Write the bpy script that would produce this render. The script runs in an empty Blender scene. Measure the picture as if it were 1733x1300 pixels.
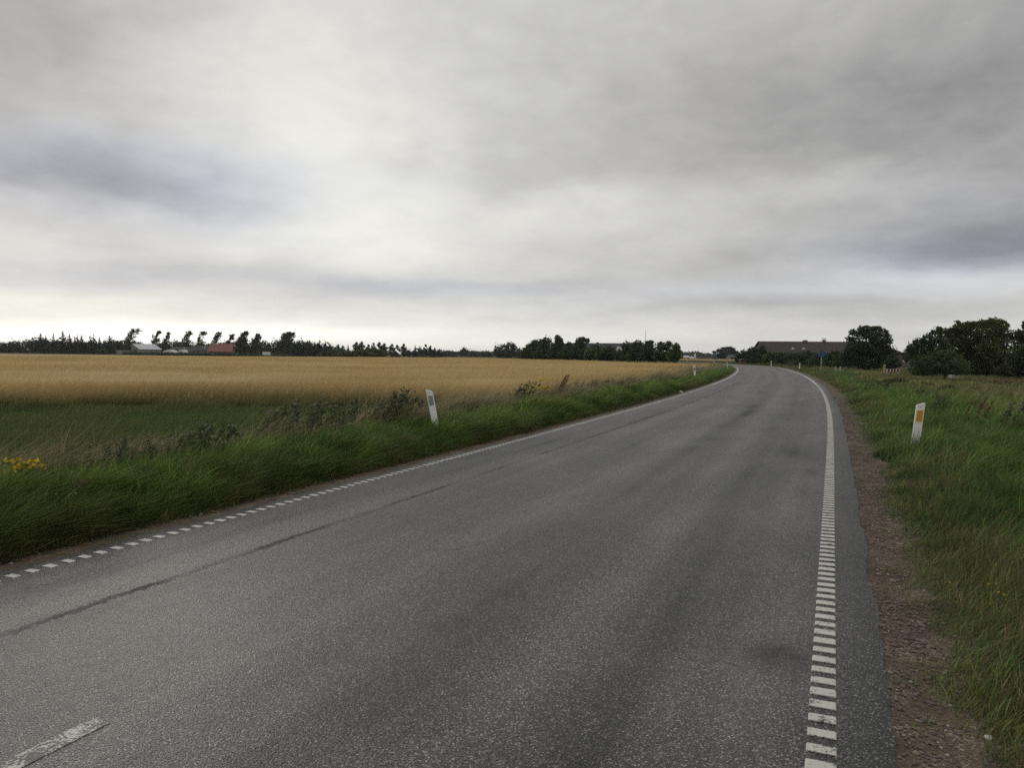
import bpy, math, random
import numpy as np
from mathutils import Vector, Matrix

R = math.radians
C = bpy.context.scene.collection
sc = bpy.context.scene
rng = np.random.default_rng(7)

# ------------------------------------------------------------------ camera
EYE, FPX = 1.6, 1290.0                      # eye height (m), focal length in photo pixels
ROLL, HORIZON = 0.00568, 599.27
PITCH = math.atan((650 - HORIZON) / FPX)
cd = bpy.data.cameras.new('camera')
cam = bpy.data.objects.new('camera', cd)
C.objects.link(cam)
cd.sensor_width = 36.0
cd.lens = FPX / 1733 * 36
cd.clip_start, cd.clip_end = 0.05, 9000
cam.matrix_world = (Matrix.Translation((0, 0, EYE)) @ Matrix.Rotation(R(90) - PITCH, 4, 'X')
                    @ Matrix.Rotation(ROLL, 4, 'Z'))
sc.camera = cam

def at(px, d, py=None):
    """world x (and z) seen at photo pixel px, py from the camera spot, d metres ahead"""
    x = (px - 866.5) / FPX * d
    if py is None:
        return x
    return x, EYE + (HORIZON + ROLL * (px - 866.5) - py) / FPX * d

# ------------------------------------------------------------------ sky, sun, exposure
SUN_AZ, SUN_EL = R(-31), R(11)              # azimuth from +Y towards +X
w = bpy.data.worlds.new('World')
sc.world = w
w.use_nodes = True
nt = w.node_tree
nt.nodes.clear()

class NB:
    """small node builder"""
    def __init__(s, tree):
        s.t = tree
    def n(s, kind, **kw):
        o = s.t.nodes.new(kind)
        for k, v in kw.items():
            setattr(o, k, v)
        return o
    def link(s, a, b):
        s.t.links.new(a, b)
    def put(s, sock, v):
        if isinstance(v, (int, float)):
            sock.default_value = v
        elif isinstance(v, (tuple, list)):
            sock.default_value = v
        else:
            s.link(v, sock)
    def m(s, op, a, b=None, c=None, clamp=False):
        o = s.n('ShaderNodeMath', operation=op, use_clamp=clamp)
        s.put(o.inputs[0], a)
        if b is not None:
            s.put(o.inputs[1], b)
        if c is not None:
            s.put(o.inputs[2], c)
        return o.outputs[0]
    def noise(s, vec, scale, detail=4, rough=.55, lac=2.0, dist=0.0):
        o = s.n('ShaderNodeTexNoise')
        if vec is not None:
            s.link(vec, o.inputs['Vector'])
        o.inputs['Scale'].default_value = scale
        o.inputs['Detail'].default_value = detail
        o.inputs['Roughness'].default_value = rough
        o.inputs['Lacunarity'].default_value = lac
        o.inputs['Distortion'].default_value = dist
        return o.outputs[0]
    def ramp(s, fac, stops, interp='LINEAR'):
        o = s.n('ShaderNodeValToRGB')
        o.color_ramp.interpolation = interp
        e = o.color_ramp.elements
        while len(e) < len(stops):
            e.new(.5)
        for el, (p, c) in zip(e, stops):
            el.position = p
            el.color = (c, c, c, 1) if isinstance(c, (int, float)) else (*c[:3], 1)
        s.link(fac, o.inputs[0])
        return o.outputs[0]
    def mix(s, f, a, b, blend='MIX'):
        o = s.n('ShaderNodeMix', data_type='RGBA', blend_type=blend)
        s.put(o.inputs[0], f)
        s.put(o.inputs[6], (*a, 1) if isinstance(a, tuple) and len(a) == 3 else a)
        s.put(o.inputs[7], (*b, 1) if isinstance(b, tuple) and len(b) == 3 else b)
        return o.outputs[2]
    def comb(s, x, y, z=0.0):
        o = s.n('ShaderNodeCombineXYZ')
        s.put(o.inputs[0], x); s.put(o.inputs[1], y); s.put(o.inputs[2], z)
        return o.outputs[0]
    def sep(s, v):
        o = s.n('ShaderNodeSeparateXYZ')
        s.link(v, o.inputs[0])
        return o.outputs
    def rng(s, v, a, b, c=0.0, d=1.0):
        o = s.n('ShaderNodeMapRange', interpolation_type='SMOOTHSTEP')
        s.put(o.inputs[0], v)
        for i, q in enumerate((a, b, c, d)):
            o.inputs[i + 1].default_value = q
        return o.outputs[0]

def build_sky():
    b = NB(nt)
    tc = b.n('ShaderNodeTexCoord')
    X, Y, Z = b.sep(tc.outputs['Generated'])
    zc = b.m('MAXIMUM', Z, 0.0)
    den = b.m('ADD', zc, 0.22)
    cx, cy = b.m('DIVIDE', X, den), b.m('DIVIDE', Y, den)     # a flat cloud deck seen in perspective
    deck = b.comb(cx, cy, 0.0)
    az0 = b.m('ARCTAN2', X, Y)
    el0 = b.m('ARCSINE', b.m('MINIMUM', b.m('MAXIMUM', Z, -1.0), 1.0))
    # billows: lumpy, slightly flattened, finer towards the horizon
    lum_v = b.comb(b.m('MULTIPLY', az0, 2.3), b.m('MULTIPLY', b.m('POWER', b.m('MAXIMUM', el0, .0005), .62), 4.6), 3.7)
    dn = b.n('ShaderNodeTexNoise')
    b.link(lum_v, dn.inputs['Vector'])
    dn.inputs['Scale'].default_value = 1.5
    dn.inputs['Detail'].default_value = 6
    dn.inputs['Roughness'].default_value = .52
    dr, dg, db = b.sep(dn.outputs['Color'])
    az = b.m('ADD', az0, b.m('MULTIPLY', b.m('SUBTRACT', dr, .5), .36))
    damp = b.m('MULTIPLY_ADD', b.m('MINIMUM', zc, .45), .62, .022)
    el = b.m('ADD', el0, b.m('MULTIPLY', b.m('SUBTRACT', dg, .5), damp))
    def blob(px, py, sx, sy, amp):
        a = math.atan((px - 866) / FPX)
        e = math.atan((HORIZON - py) / FPX * math.cos(a))
        u = b.m('MULTIPLY', b.m('SUBTRACT', az, a), FPX / sx)
        v = b.m('MULTIPLY', b.m('SUBTRACT', el, e), FPX / sy)
        q = b.m('ADD', b.m('MULTIPLY', u, u), b.m('MULTIPLY', v, v))
        return b.m('MULTIPLY', b.m('EXPONENT', b.m('MULTIPLY', q, -1.0)), amp)
    def total(lst):
        s = None
        for q in lst:
            g = blob(*q)
            s = g if s is None else b.m('ADD', s, g)
        return s
    BR = SKY_BLOBS
    lum = total(BR)
    # large and small scale cloud structure
    n1 = b.m('SUBTRACT', b.noise(lum_v, .9, 6, .5, dist=.25), .5)
    n2 = b.m('SUBTRACT', b.noise(lum_v, 3.1, 6, .55, dist=.35), .5)
    n3 = b.m('SUBTRACT', b.noise(deck, 2.2, 6, .6, dist=.3), .5)
    lum = b.m('ADD', lum, b.m('MULTIPLY', n1, .15))
    lum = b.m('ADD', lum, b.m('MULTIPLY', n2, .22))
    lum = b.m('ADD', lum, b.m('MULTIPLY', n3, .10))
    n4 = b.m('SUBTRACT', b.noise(lum_v, 9.0, 5, .6, dist=.5), .5)
    lum = b.m('ADD', lum, b.m('MULTIPLY', n4, .095))
    strat = b.noise(b.comb(b.m('MULTIPLY', az0, 3.0), b.m('MULTIPLY', el, 42.0)), 1.0, 5, .55)
    low = b.rng(el0, .02, .16, 1.0, 0.0)
    lum = b.m('ADD', lum, b.m('MULTIPLY', b.m('MULTIPLY', b.m('SUBTRACT', strat, .5), low), .20))
    base = b.rng(el0, .0, .16, .16, 0.0)
    lum = b.m('ADD', b.m('ADD', lum, base), SKY_BASE)
    lum = b.m('MAXIMUM', lum, .16)
    # dull blue grey where the deck is thick and low, neutral to cream where it is thin
    blue = b.rng(total(BLUE_BLOBS), .0, 1.0)
    grey = b.ramp(lum, [(0.0, (.97, .97, 1.0)), (.40, (1.0, .988, .972)), (.62, (1.0, .992, .962)), (.9, (1.0, .992, .915))])
    tint = b.mix(blue, grey, (.905, .945, 1.06, 1))
    cloud = b.mix(1.0, tint, b.comb(lum, lum, lum), 'MULTIPLY')
    sk = b.n('ShaderNodeTexSky', sky_type='NISHITA', sun_disc=False)
    sk.sun_elevation, sk.sun_rotation = SUN_EL, SUN_AZ
    bg1, bg2 = b.n('ShaderNodeBackground'), b.n('ShaderNodeBackground')
    b.link(sk.outputs[0], bg1.inputs[0]); bg1.inputs[1].default_value = .06
    b.link(cloud, bg2.inputs[0]); bg2.inputs[1].default_value = 1.0
    ms = b.n('ShaderNodeMixShader')
    ms.inputs[0].default_value = .985
    b.link(bg1.outputs[0], ms.inputs[1]); b.link(bg2.outputs[0], ms.inputs[2])
    out = b.n('ShaderNodeOutputWorld')
    b.link(ms.outputs[0], out.inputs[0])

SKY_BASE = .61
SKY_BLOBS = [   # photo px, py, widths, amount
    (90, 562, 300, 24, .62), (450, 568, 330, 20, .34), (30, 505, 160, 20, .16), (800, 565, 300, 30, .10),
    (430, 100, 220, 260, .14), (760, 130, 260, 200, .06), (620, 365, 200, 80, .10), (520, 410, 280, 36, .13), (890, 352, 150, 40, .13), (600, 250, 140, 120, .10), (700, 260, 300, 120, .05),
    (150, 380, 160, 26, .08), (10, 440, 120, 30, .14),
    (240, 340, 260, 62, -.16), (60, 300, 180, 60, -.06), (700, 480, 240, 24, -.15), (180, 470, 220, 18, -.10),
    (830, 290, 170, 40, -.12), (1180, 200, 300, 150, -.13), (1680, 100, 330, 330, -.24), (10, 10, 230, 190, -.17),
    (1690, 370, 170, 80, -.13), (1570, 425, 170, 28, -.10), (1250, 520, 240, 18, -.12), (1180, 460, 200, 30, -.10),
    (1530, 462, 90, 14, .12), (1700, 475, 140, 22, .16), (1430, 330, 240, 34, .12), (1270, 560, 500, 18, .05),
    (1330, 560, 300, 30, -.02), (1450, 520, 260, 16, -.07),
]
BLUE_BLOBS = [(200, 310, 330, 80, .9), (700, 480, 300, 30, .5), (1700, 390, 220, 80, .6), (1520, 425, 250, 36, .4),
              (1250, 500, 300, 30, .4), (150, 475, 250, 20, .4), (1560, 60, 400, 300, .12), (850, 60, 300, 300, .1)]
build_sky()
w.cycles.sampling_method = 'MANUAL'
w.cycles.sample_map_resolution = 512

sd = bpy.data.lights.new('sun', 'SUN')
sd.energy, sd.angle, sd.color = .6, R(20), (1, .93, .82)
sun = bpy.data.objects.new('sun', sd)
C.objects.link(sun)
sv = Vector((math.sin(SUN_AZ) * math.cos(SUN_EL), math.cos(SUN_AZ) * math.cos(SUN_EL), math.sin(SUN_EL)))
sun.rotation_euler = sv.to_track_quat('Z', 'Y').to_euler()
sun.location = sv * 50

sc.view_settings.view_transform = 'Standard'
sc.view_settings.look = 'None'
sc.view_settings.exposure = 0.0
sc.view_settings.gamma = 1.0
sc.view_settings.use_curve_mapping = False
sc.cycles.use_denoising = False
sc.cycles.use_adaptive_sampling = False
sc.cycles.max_bounces = 5
sc.cycles.diffuse_bounces = 2
sc.cycles.sample_clamp_indirect = 2.0
sc.cycles.glossy_bounces = 2
sc.cycles.transmission_bounces = 3
sc.cycles.volume_bounces = 0
sc.cycles.transparent_max_bounces = 4
sc.cycles.caustics_reflective = sc.cycles.caustics_refractive = False

# ------------------------------------------------------------------ tagging helpers
def tag(o, label=None, cat=None, group=None, kind=None):
    if label: o['label'] = label
    if cat: o['category'] = cat
    if group: o['group'] = group
    if kind: o['kind'] = kind
    return o

def empty(name, loc, rz=0.0):
    o = bpy.data.objects.new(name, None)
    C.objects.link(o)
    o.empty_display_size = .2
    o.location = loc
    o.rotation_euler = (0, 0, rz)
    return o

def mesh_np(name, V, counts, idx, mat, col=None, parent=None, uv=None, smooth=False, mats=None, matidx=None):
    """one mesh object from numpy arrays; counts = corners per face, idx = corner vertex indices"""
    me = bpy.data.meshes.new(name)
    V = np.ascontiguousarray(V, dtype=np.float32)
    counts = np.ascontiguousarray(counts, dtype=np.int32)
    idx = np.ascontiguousarray(idx, dtype=np.int32)
    me.vertices.add(len(V)); me.vertices.foreach_set('co', V.ravel())
    me.loops.add(len(idx)); me.loops.foreach_set('vertex_index', idx)
    me.polygons.add(len(counts))
    me.polygons.foreach_set('loop_start', np.concatenate([[0], np.cumsum(counts)[:-1]]).astype(np.int32))
    if col is not None:
        a = me.color_attributes.new('Col', 'FLOAT_COLOR', 'POINT')
        c4 = np.ones((len(V), 4), np.float32)
        c4[:, :3] = col
        a.data.foreach_set('color', c4.ravel())
    if uv is not None:
        u = me.uv_layers.new(name='UVMap')
        u.data.foreach_set('uv', np.ascontiguousarray(uv[idx], dtype=np.float32).ravel())
    for q in (mats or [mat]):
        me.materials.append(q)
    if matidx is not None:
        me.polygons.foreach_set('material_index', np.ascontiguousarray(matidx, dtype=np.int32))
    if smooth:
        me.polygons.foreach_set('use_smooth', np.ones(len(counts), bool))
    me.update(calc_edges=True)
    me.validate()
    o = bpy.data.objects.new(name, me)
    C.objects.link(o)
    if parent: o.parent = parent
    return o

class MB:
    """collects polygons for ONE mesh object"""
    def __init__(s):
        s.v, s.f = [], []
    def add(s, vs, fs):
        k = len(s.v)
        s.v += [tuple(map(float, p)) for p in vs]
        s.f += [tuple(i + k for i in f) for f in fs]
        return s
    def box(s, x0, x1, y0, y1, z0, z1):
        vs = [(x, y, z) for z in (z0, z1) for y in (y0, y1) for x in (x0, x1)]
        return s.add(vs, [(0, 2, 3, 1), (4, 5, 7, 6), (0, 1, 5, 4), (2, 6, 7, 3), (0, 4, 6, 2), (1, 3, 7, 5)])
    def prism(s, poly, y0, y1):
        """polygon in x,z pushed along y"""
        n = len(poly)
        vs = [(p[0], y0, p[1]) for p in poly] + [(p[0], y1, p[1]) for p in poly]
        fs = [tuple(range(n)), tuple(range(2 * n - 1, n - 1, -1))]
        fs += [(i, n + i, n + (i + 1) % n, (i + 1) % n) for i in range(n)]
        return s.add(vs, fs)
    def tube(s, pts, rad, n=7):
        pts = [Vector(p) for p in pts]
        k = len(s.v); m = len(pts)
        for i, p in enumerate(pts):
            t = (pts[min(i + 1, m - 1)] - pts[max(i - 1, 0)]).normalized()
            a = t.orthogonal().normalized(); c = t.cross(a)
            r = rad[i] if isinstance(rad, (list, tuple)) else rad
            for j in range(n):
                q = p + a * (r * math.cos(2 * math.pi * j / n)) + c * (r * math.sin(2 * math.pi * j / n))
                s.v.append(tuple(q))
        for i in range(m - 1):
            for j in range(n):
                s.f.append((k + i * n + j, k + i * n + (j + 1) % n, k + (i + 1) * n + (j + 1) % n, k + (i + 1) * n + j))
        s.f.append(tuple(k + j for j in reversed(range(n))))
        s.f.append(tuple(k + (m - 1) * n + j for j in range(n)))
        return s
    def build(s, name, mat, parent=None, bevel=0.0, smooth=False):
        me = bpy.data.meshes.new(name)
        me.from_pydata(s.v, [], s.f)
        me.materials.append(mat)
        me.update()
        if smooth:
            me.polygons.foreach_set('use_smooth', np.ones(len(me.polygons), bool))
        o = bpy.data.objects.new(name, me)
        C.objects.link(o)
        if parent: o.parent = parent
        if bevel:
            q = o.modifiers.new('bevel', 'BEVEL')
            q.width, q.segments, q.limit_method = bevel, 3, 'ANGLE'
        return o

# ------------------------------------------------------------------ materials
def new_mat(name):
    m = bpy.data.materials.new(name)
    m.use_nodes = True
    b = NB(m.node_tree)
    p = m.node_tree.nodes['Principled BSDF']
    return m, b, p

def plain(name, col, rough=.6, spec=.3, var=.12, scale=6.0, bump=0.0, metal=0.0):
    m, b, p = new_mat(name)
    tc = b.n('ShaderNodeTexCoord')
    n = b.noise(tc.outputs['Object'], scale, 5)
    c = b.mix(b.ramp(n, [(.25, 0.0), (.75, 1.0)]), tuple(q * (1 - var) for q in col), tuple(min(1, q * (1 + var)) for q in col))
    b.link(c, p.inputs['Base Color'])
    p.inputs['Roughness'].default_value = rough
    p.inputs['Specular IOR Level'].default_value = spec
    p.inputs['Metallic'].default_value = metal
    if bump:
        bp = b.n('ShaderNodeBump')
        bp.inputs['Strength'].default_value = bump
        b.link(n, bp.inputs['Height']); b.link(bp.outputs[0], p.inputs['Normal'])
    return m

def leafy(name, trans=.25, rough=.6, spec=.15, nscale=None):
    """plant matter: every blade or leaf carries its own colour"""
    m, b, p = new_mat(name)
    a = b.n('ShaderNodeVertexColor', layer_name='Col')
    b.link(a.outputs[0], p.inputs['Base Color'])
    p.inputs['Roughness'].default_value = rough
    p.inputs['Specular IOR Level'].default_value = spec
    tr = b.n('ShaderNodeBsdfTranslucent')
    b.link(a.outputs[0], tr.inputs[0])
    ms = b.n('ShaderNodeMixShader')
    ms.inputs[0].default_value = trans
    b.link(p.outputs[0], ms.inputs[1]); b.link(tr.outputs[0], ms.inputs[2])
    out = [n for n in m.node_tree.nodes if n.type == 'OUTPUT_MATERIAL'][0]
    b.link(ms.outputs[0], out.inputs[0])
    return m

M_GRASS = leafy('grass_blade', .30)
M_LEAF = leafy('leaf', .22)
M_CROP = leafy('ripe_straw', .30)
M_BARK = plain('bark', (.09, .075, .06), .9, .1, .3, 9, .3)

def asphalt_mat():
    m, b, p = new_mat('asphalt')
    tc = b.n('ShaderNodeTexCoord')
    uv = b.n('ShaderNodeUVMap', uv_map='UVMap').outputs[0]
    S, O, _ = b.sep(uv)                                  # metres along the road, metres across it
    obj = tc.outputs['Object']
    vo = b.n('ShaderNodeTexVoronoi', feature='F1'); b.link(obj, vo.inputs['Vector']); vo.inputs['Scale'].default_value = 125
    cr, cg, cb = b.sep(vo.outputs['Color'])
    chip = b.ramp(cr, [(.0, (.030, .030, .034)), (.35, (.095, .093, .091)), (.7, (.19, .186, .177)), (.90, (.32, .31, .29)), (1.0, (.66, .64, .59))])
    pit = b.rng(vo.outputs['Distance'], .38, .66)
    col = b.mix(pit, chip, (.022, .022, .024))
    # long streaks worn by wheels, and drifting blotches
    st = b.noise(b.comb(b.m('MULTIPLY', S, .035), b.m('MULTIPLY', O, 1.5)), 1.0, 5, .55)
    bl = b.noise(b.comb(b.m('MULTIPLY', S, .35), b.m('MULTIPLY', O, .9)), 1.0, 5, .6)
    fine = b.noise(obj, 7.0, 4, .6)
    k = b.m('ADD', b.m('MULTIPLY', b.m('SUBTRACT', st, .5), 1.35), b.m('MULTIPLY', b.m('SUBTRACT', bl, .5), .95))
    k = b.m('ADD', k, b.m('MULTIPLY', b.m('SUBTRACT', fine, .5), .35))
    def track(o, wd, amp):
        q = b.m('DIVIDE', b.m('SUBTRACT', O, o), wd)
        return b.m('MULTIPLY', b.m('EXPONENT', b.m('MULTIPLY', b.m('MULTIPLY', q, q), -1.0)), amp)
    for o, wd, a in ((-.85, .28, -.15), (-2.15, .28, -.15), (-3.35, .34, .08), (-4.75, .22, -.10), (-1.5, .30, .12), (-2.75, .2, .06), (-.15, .2, -.08)):
        k = b.m('ADD', k, track(o, wd, a))
    def stain(s0, o0, ws, wo, amp):
        u = b.m('DIVIDE', b.m('SUBTRACT', b.m('MULTIPLY_ADD', fine, .24, S), s0 + .12), ws)
        v = b.m('DIVIDE', b.m('SUBTRACT', b.m('MULTIPLY_ADD', fine, .16, O), o0 + .08), wo)
        q = b.m('ADD', b.m('MULTIPLY', u, u), b.m('MULTIPLY', v, v))
        return b.m('MULTIPLY', b.m('EXPONENT', b.m('MULTIPLY', q, -1.0)), amp)
    for q in STAINS:
        k = b.m('ADD', k, stain(*q))
    # brownish dust along the middle of the lanes
    dust = b.m('MULTIPLY', b.rng(b.m('ADD', b.m('MULTIPLY', st, .5), b.m('MULTIPLY', bl, .5)), .47, .66), .5)
    col = b.mix(b.m('MULTIPLY', dust, .5), col, (.19, .165, .135))
    col = b.mix(1.0, col, b.comb(*(3 * [b.m('MAXIMUM', b.m('ADD', b.m('MULTIPLY', k, 1.1), .74), .14)])), 'MULTIPLY')
    # dark open joint between the two paving widths
    wob = b.m('MULTIPLY', b.m('SUBTRACT', b.noise(b.comb(S, 0.0), 1.6, 5, .6), .5), .10)
    dj = b.m('ABSOLUTE', b.m('SUBTRACT', b.m('ADD', O, wob), -4.27))
    rough_j = b.noise(obj, 22.0, 3, .7)
    wj = b.m('MULTIPLY_ADD', rough_j, .20, -.056)
    joint = b.m('MULTIPLY', b.rng(b.m('SUBTRACT', wj, dj), -.012, .02), b.rng(b.noise(b.comb(S, 3.0), .9, 3), .32, .6, .50, .85))
    joint = b.m('MULTIPLY', joint, b.rng(S, 8, 45, .75, .60))
    col = b.mix(joint, col, (.020, .020, .018))
    # hairline crack network, sparse
    vc = b.n('ShaderNodeTexVoronoi', feature='DISTANCE_TO_EDGE')
    wv = b.n('ShaderNodeVectorMath', operation='ADD')
    nz = b.n('ShaderNodeTexNoise'); b.link(obj, nz.inputs['Vector']); nz.inputs['Scale'].default_value = 3.0; nz.inputs['Detail'].default_value = 5
    b.link(b.comb(b.m('MULTIPLY', S, .28), b.m('MULTIPLY', O, .45)), wv.inputs[0])
    sc_ = b.n('ShaderNodeVectorMath', operation='SCALE'); b.link(nz.outputs['Color'], sc_.inputs[0]); sc_.inputs[3].default_value = .12
    b.link(sc_.outputs[0], wv.inputs[1]); b.link(wv.outputs[0], vc.inputs['Vector']); vc.inputs['Scale'].default_value = 1.0
    hair = b.m('MULTIPLY', b.m('LESS_THAN', vc.outputs['Distance'], .0035), b.rng(b.noise(b.comb(b.m('MULTIPLY', S, .2), O), 1.0, 3), .54, .62))
    col = b.mix(b.m('MULTIPLY', hair, .75), col, (.02, .02, .02))
    # fat tarry rim outside the edge line
    rim = b.m('MULTIPLY', b.rng(b.m('MULTIPLY_ADD', fine, .20, O), .22, .36), .85)
    col = b.mix(b.m('MULTIPLY', rim, b.rng(cr, .86, .70)), col, (.026, .026, .027))
    b.link(col, p.inputs['Base Color'])
    b.link(b.m('MAXIMUM', b.m('MULTIPLY_ADD', fine, .12, .43), b.m('MULTIPLY', joint, .95)), p.inputs['Roughness'])
    b.link(b.rng(b.m('SUBTRACT', k, b.m('MULTIPLY', joint, .75)), -.6, -.15, .08, .42), p.inputs['Specular IOR Level'])
    bp = b.n('ShaderNodeBump'); bp.inputs['Strength'].default_value = .5; bp.inputs['Distance'].default_value = .006
    b.link(b.m('SUBTRACT', b.m('MULTIPLY', cr, .5), vo.outputs['Distance']), bp.inputs['Height'])
    b.link(bp.outputs[0], p.inputs['Normal'])
    return m

STAINS = [  # metres along, metres across, half lengths, amount
    (4.25, -.24, .24, .20, -.62), (13.0, -.45, 1.6, .30, -.22), (9.6, -.28, .5, .12, -.3), (11.2, -.25, .35, .10, -.3),
    (2.9, -1.6, .25, .25, -.14), (3.9, -2.1, .10, .16, -.16), (4.6, -1.9, .07, .14, -.14), (3.3, -2.3, .06, .12, -.25),
    (6.2, -2.6, .8, .35, -.18), (17, -.8, 1.0, .35, -.15), (20, -.3, .4, .5, -.18), (24, -2.2, 3.5, .35, -.12), (34, -1.4, 4, .3, -.07),
    (2.2, -.9, .6, .5, -.10), (2.6, -3.2, .8, .5, -.12),
]

def paint_mat(name, wear):
    m, b, p = new_mat(name)
    tc = b.n('ShaderNodeTexCoord')
    n = b.noise(tc.outputs['Object'], 85.0, 4, .65)
    n2 = b.noise(tc.outputs['Object'], 9.0, 4, .6)
    k = b.m('ADD', b.m('MULTIPLY', n, .7), b.m('MULTIPLY', n2, .45))
    f = b.rng(k, wear, wear + .05)
    c = b.mix(f, (.56, .55, .50), (.07, .07, .068))
    b.link(c, p.inputs['Base Color'])
    p.inputs['Roughness'].default_value = .6
    bp = b.n('ShaderNodeBump'); bp.inputs['Strength'].default_value = .3; bp.inputs['Distance'].default_value = .004
    b.link(n, bp.inputs['Height']); b.link(bp.outputs[0], p.inputs['Normal'])
    return m

def soil_mat():
    m, b, p = new_mat('gravel_soil')
    tc = b.n('ShaderNodeTexCoord')
    o = tc.outputs['Object']
    vo = b.n('ShaderNodeTexVoronoi'); b.link(o, vo.inputs['Vector']); vo.inputs['Scale'].default_value = 130
    cr, cg, cb = b.sep(vo.outputs['Color'])
    st = b.ramp(cr, [(0, (.036, .028, .021)), (.4, (.135, .096, .066)), (.7, (.185, .140, .102)), (.93, (.27, .225, .175)), (1, (.48, .43, .36))])
    n = b.noise(o, 3.0, 5, .6)
    soil = b.mix(b.noise(o, 60, 3), (.062, .046, .033), (.155, .113, .080))
    c = b.mix(b.rng(n, .38, .62), soil, st)
    c = b.mix(b.rng(b.noise(o, 1.3, 4), .52, .68, 0, .6), c, (.050, .058, .024))
    b.link(c, p.inputs['Base Color'])
    p.inputs['Roughness'].default_value = .9
    p.inputs['Specular IOR Level'].default_value = .2
    bp = b.n('ShaderNodeBump'); bp.inputs['Strength'].default_value = .5; bp.inputs['Distance'].default_value = .010
    b.link(b.m('ADD', b.m('MULTIPLY', vo.outputs['Distance'], -.7), b.m('MULTIPLY', n, .6)), bp.inputs['Height'])
    b.link(bp.outputs[0], p.inputs['Normal'])
    return m

def ground_mat():
    m, b, p = new_mat('meadow_ground')
    tc = b.n('ShaderNodeTexCoord')
    o = tc.outputs['Object']
    n = b.noise(o, .12, 6, .6)
    n2 = b.noise(o, 5.0, 5, .7)
    c = b.mix(b.rng(n, .4, .62), (.030, .050, .014), (.085, .072, .030))
    c = b.mix(b.rng(n2, .35, .7), b.mix(.5, c, (.018, .02, .009)), c)
    b.link(c, p.inputs['Base Color'])
    p.inputs['Roughness'].default_value = .95
    p.inputs['Specular IOR Level'].default_value = .1
    bp = b.n('ShaderNodeBump'); bp.inputs['Strength'].default_value = .6; bp.inputs['Distance'].default_value = .08
    b.link(n2, bp.inputs['Height']); b.link(bp.outputs[0], p.inputs['Normal'])
    return m

def straw_mat(name, light, dark, scale=1.0):
    m, b, p = new_mat(name)
    tc = b.n('ShaderNodeTexCoord')
    o = tc.outputs['Object']
    X, Y, Z = b.sep(o)
    n = b.noise(o, .9 * scale, 6, .65)
    n2 = b.noise(b.comb(b.m('MULTIPLY', X, .06), b.m('MULTIPLY', Y, .10)), 1.0, 6, .6)
    n3 = b.noise(o, 7.0 * scale, 4, .7)
    k = b.m('ADD', b.m('ADD', b.m('MULTIPLY', n, .35), b.m('MULTIPLY', n2, .35)), b.m('MULTIPLY', n3, .30))
    c = b.mix(b.rng(k, .36, .60), dark, light)
    b.link(c, p.inputs['Base Color'])
    p.inputs['Roughness'].default_value = .9
    p.inputs['Specular IOR Level'].default_value = .1
    bp = b.n('ShaderNodeBump'); bp.inputs['Strength'].default_value = 1.0; bp.inputs['Distance'].default_value = .12
    b.link(b.m('ADD', n, n3), bp.inputs['Height']); b.link(bp.outputs[0], p.inputs['Normal'])
    return m

# ------------------------------------------------------------------ road line and terrain
_s = np.arange(-14, 300, .25)
_k = np.interp(_s, [-20, 10.0, 22.35, 90.15, 130.15], [0, 0, .00191, .00105, .01067])
_th = .39859 - np.cumsum(_k * .25)
_x = np.cumsum(np.sin(_th) * .25); _y = np.cumsum(np.cos(_th) * .25)
_i0 = int(np.argmin(abs(_s)))
_x += -.01423 - _x[_i0]; _y -= _y[_i0]
_nx, _ny = np.cos(_th), -np.sin(_th)
W = 5.332                                     # between the edge lines; offset 0 = right edge line, -W = left one

def smooth(a, b, v):
    t = np.clip((v - a) / (b - a), 0, 1)
    return t * t * (3 - 2 * t)

def terrain(x, y):
    x, y = np.asarray(x, float), np.asarray(y, float)
    z = .28 * smooth(120, 180, y) * smooth(8, 25, x)
    z = z + .95 * smooth(-55, -215, x) * smooth(60, 280, y)
    z = z - 1.7 * smooth(300, 400, y) * smooth(20, 60, x)
    return z

def off_s(x, y):
    """signed offset from the right edge line and distance along it"""
    x, y = np.atleast_1d(np.asarray(x, float)), np.atleast_1d(np.asarray(y, float))
    O = np.empty(len(x)); S = np.empty(len(x))
    cx, cy, ex, ey, cs = _x[::8], _y[::8], _nx[::8], _ny[::8], _s[::8]
    for a in range(0, len(x), 20000):
        dx = x[a:a + 20000, None] - cx; dy = y[a:a + 20000, None] - cy
        # nearest sample to the road's middle
        mx = dx + ex * W / 2; my = dy + ey * W / 2
        i = np.argmin(mx * mx + my * my, 1)
        r = np.arange(len(i))
        O[a:a + 20000] = dx[r, i] * ex[i] + dy[r, i] * ey[i]
        S[a:a + 20000] = cs[i] + dx[r, i] * (-ey[i]) + dy[r, i] * ex[i]
    return O, S

def on_road(s, o):
    x = np.interp(s, _s, _x) + np.interp(s, _s, _nx) * o
    y = np.interp(s, _s, _y) + np.interp(s, _s, _ny) * o
    return x, y

def ground_z(x, y, O=None):
    x, y = np.asarray(x, float), np.asarray(y, float)
    if O is None:
        O, _ = off_s(x.ravel(), y.ravel()); O = O.reshape(x.shape)
    fade = 1 - smooth(60, 80, y)
    right = -.05 + (.02 * smooth(1.0, 2.2, O) - .12 * smooth(3, 9, O))
    L = -W - O
    left = -.05 + .13 * smooth(.45, 1.6, L) - .16 * smooth(2.2, 4.5, L)
    loc = np.where(O > -W / 2, right, left)
    far_loc = -.06
    return terrain(x, y) + loc * fade + far_loc * (1 - fade) * (1 - smooth(12, 30, np.abs(O + W / 2)))

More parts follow.
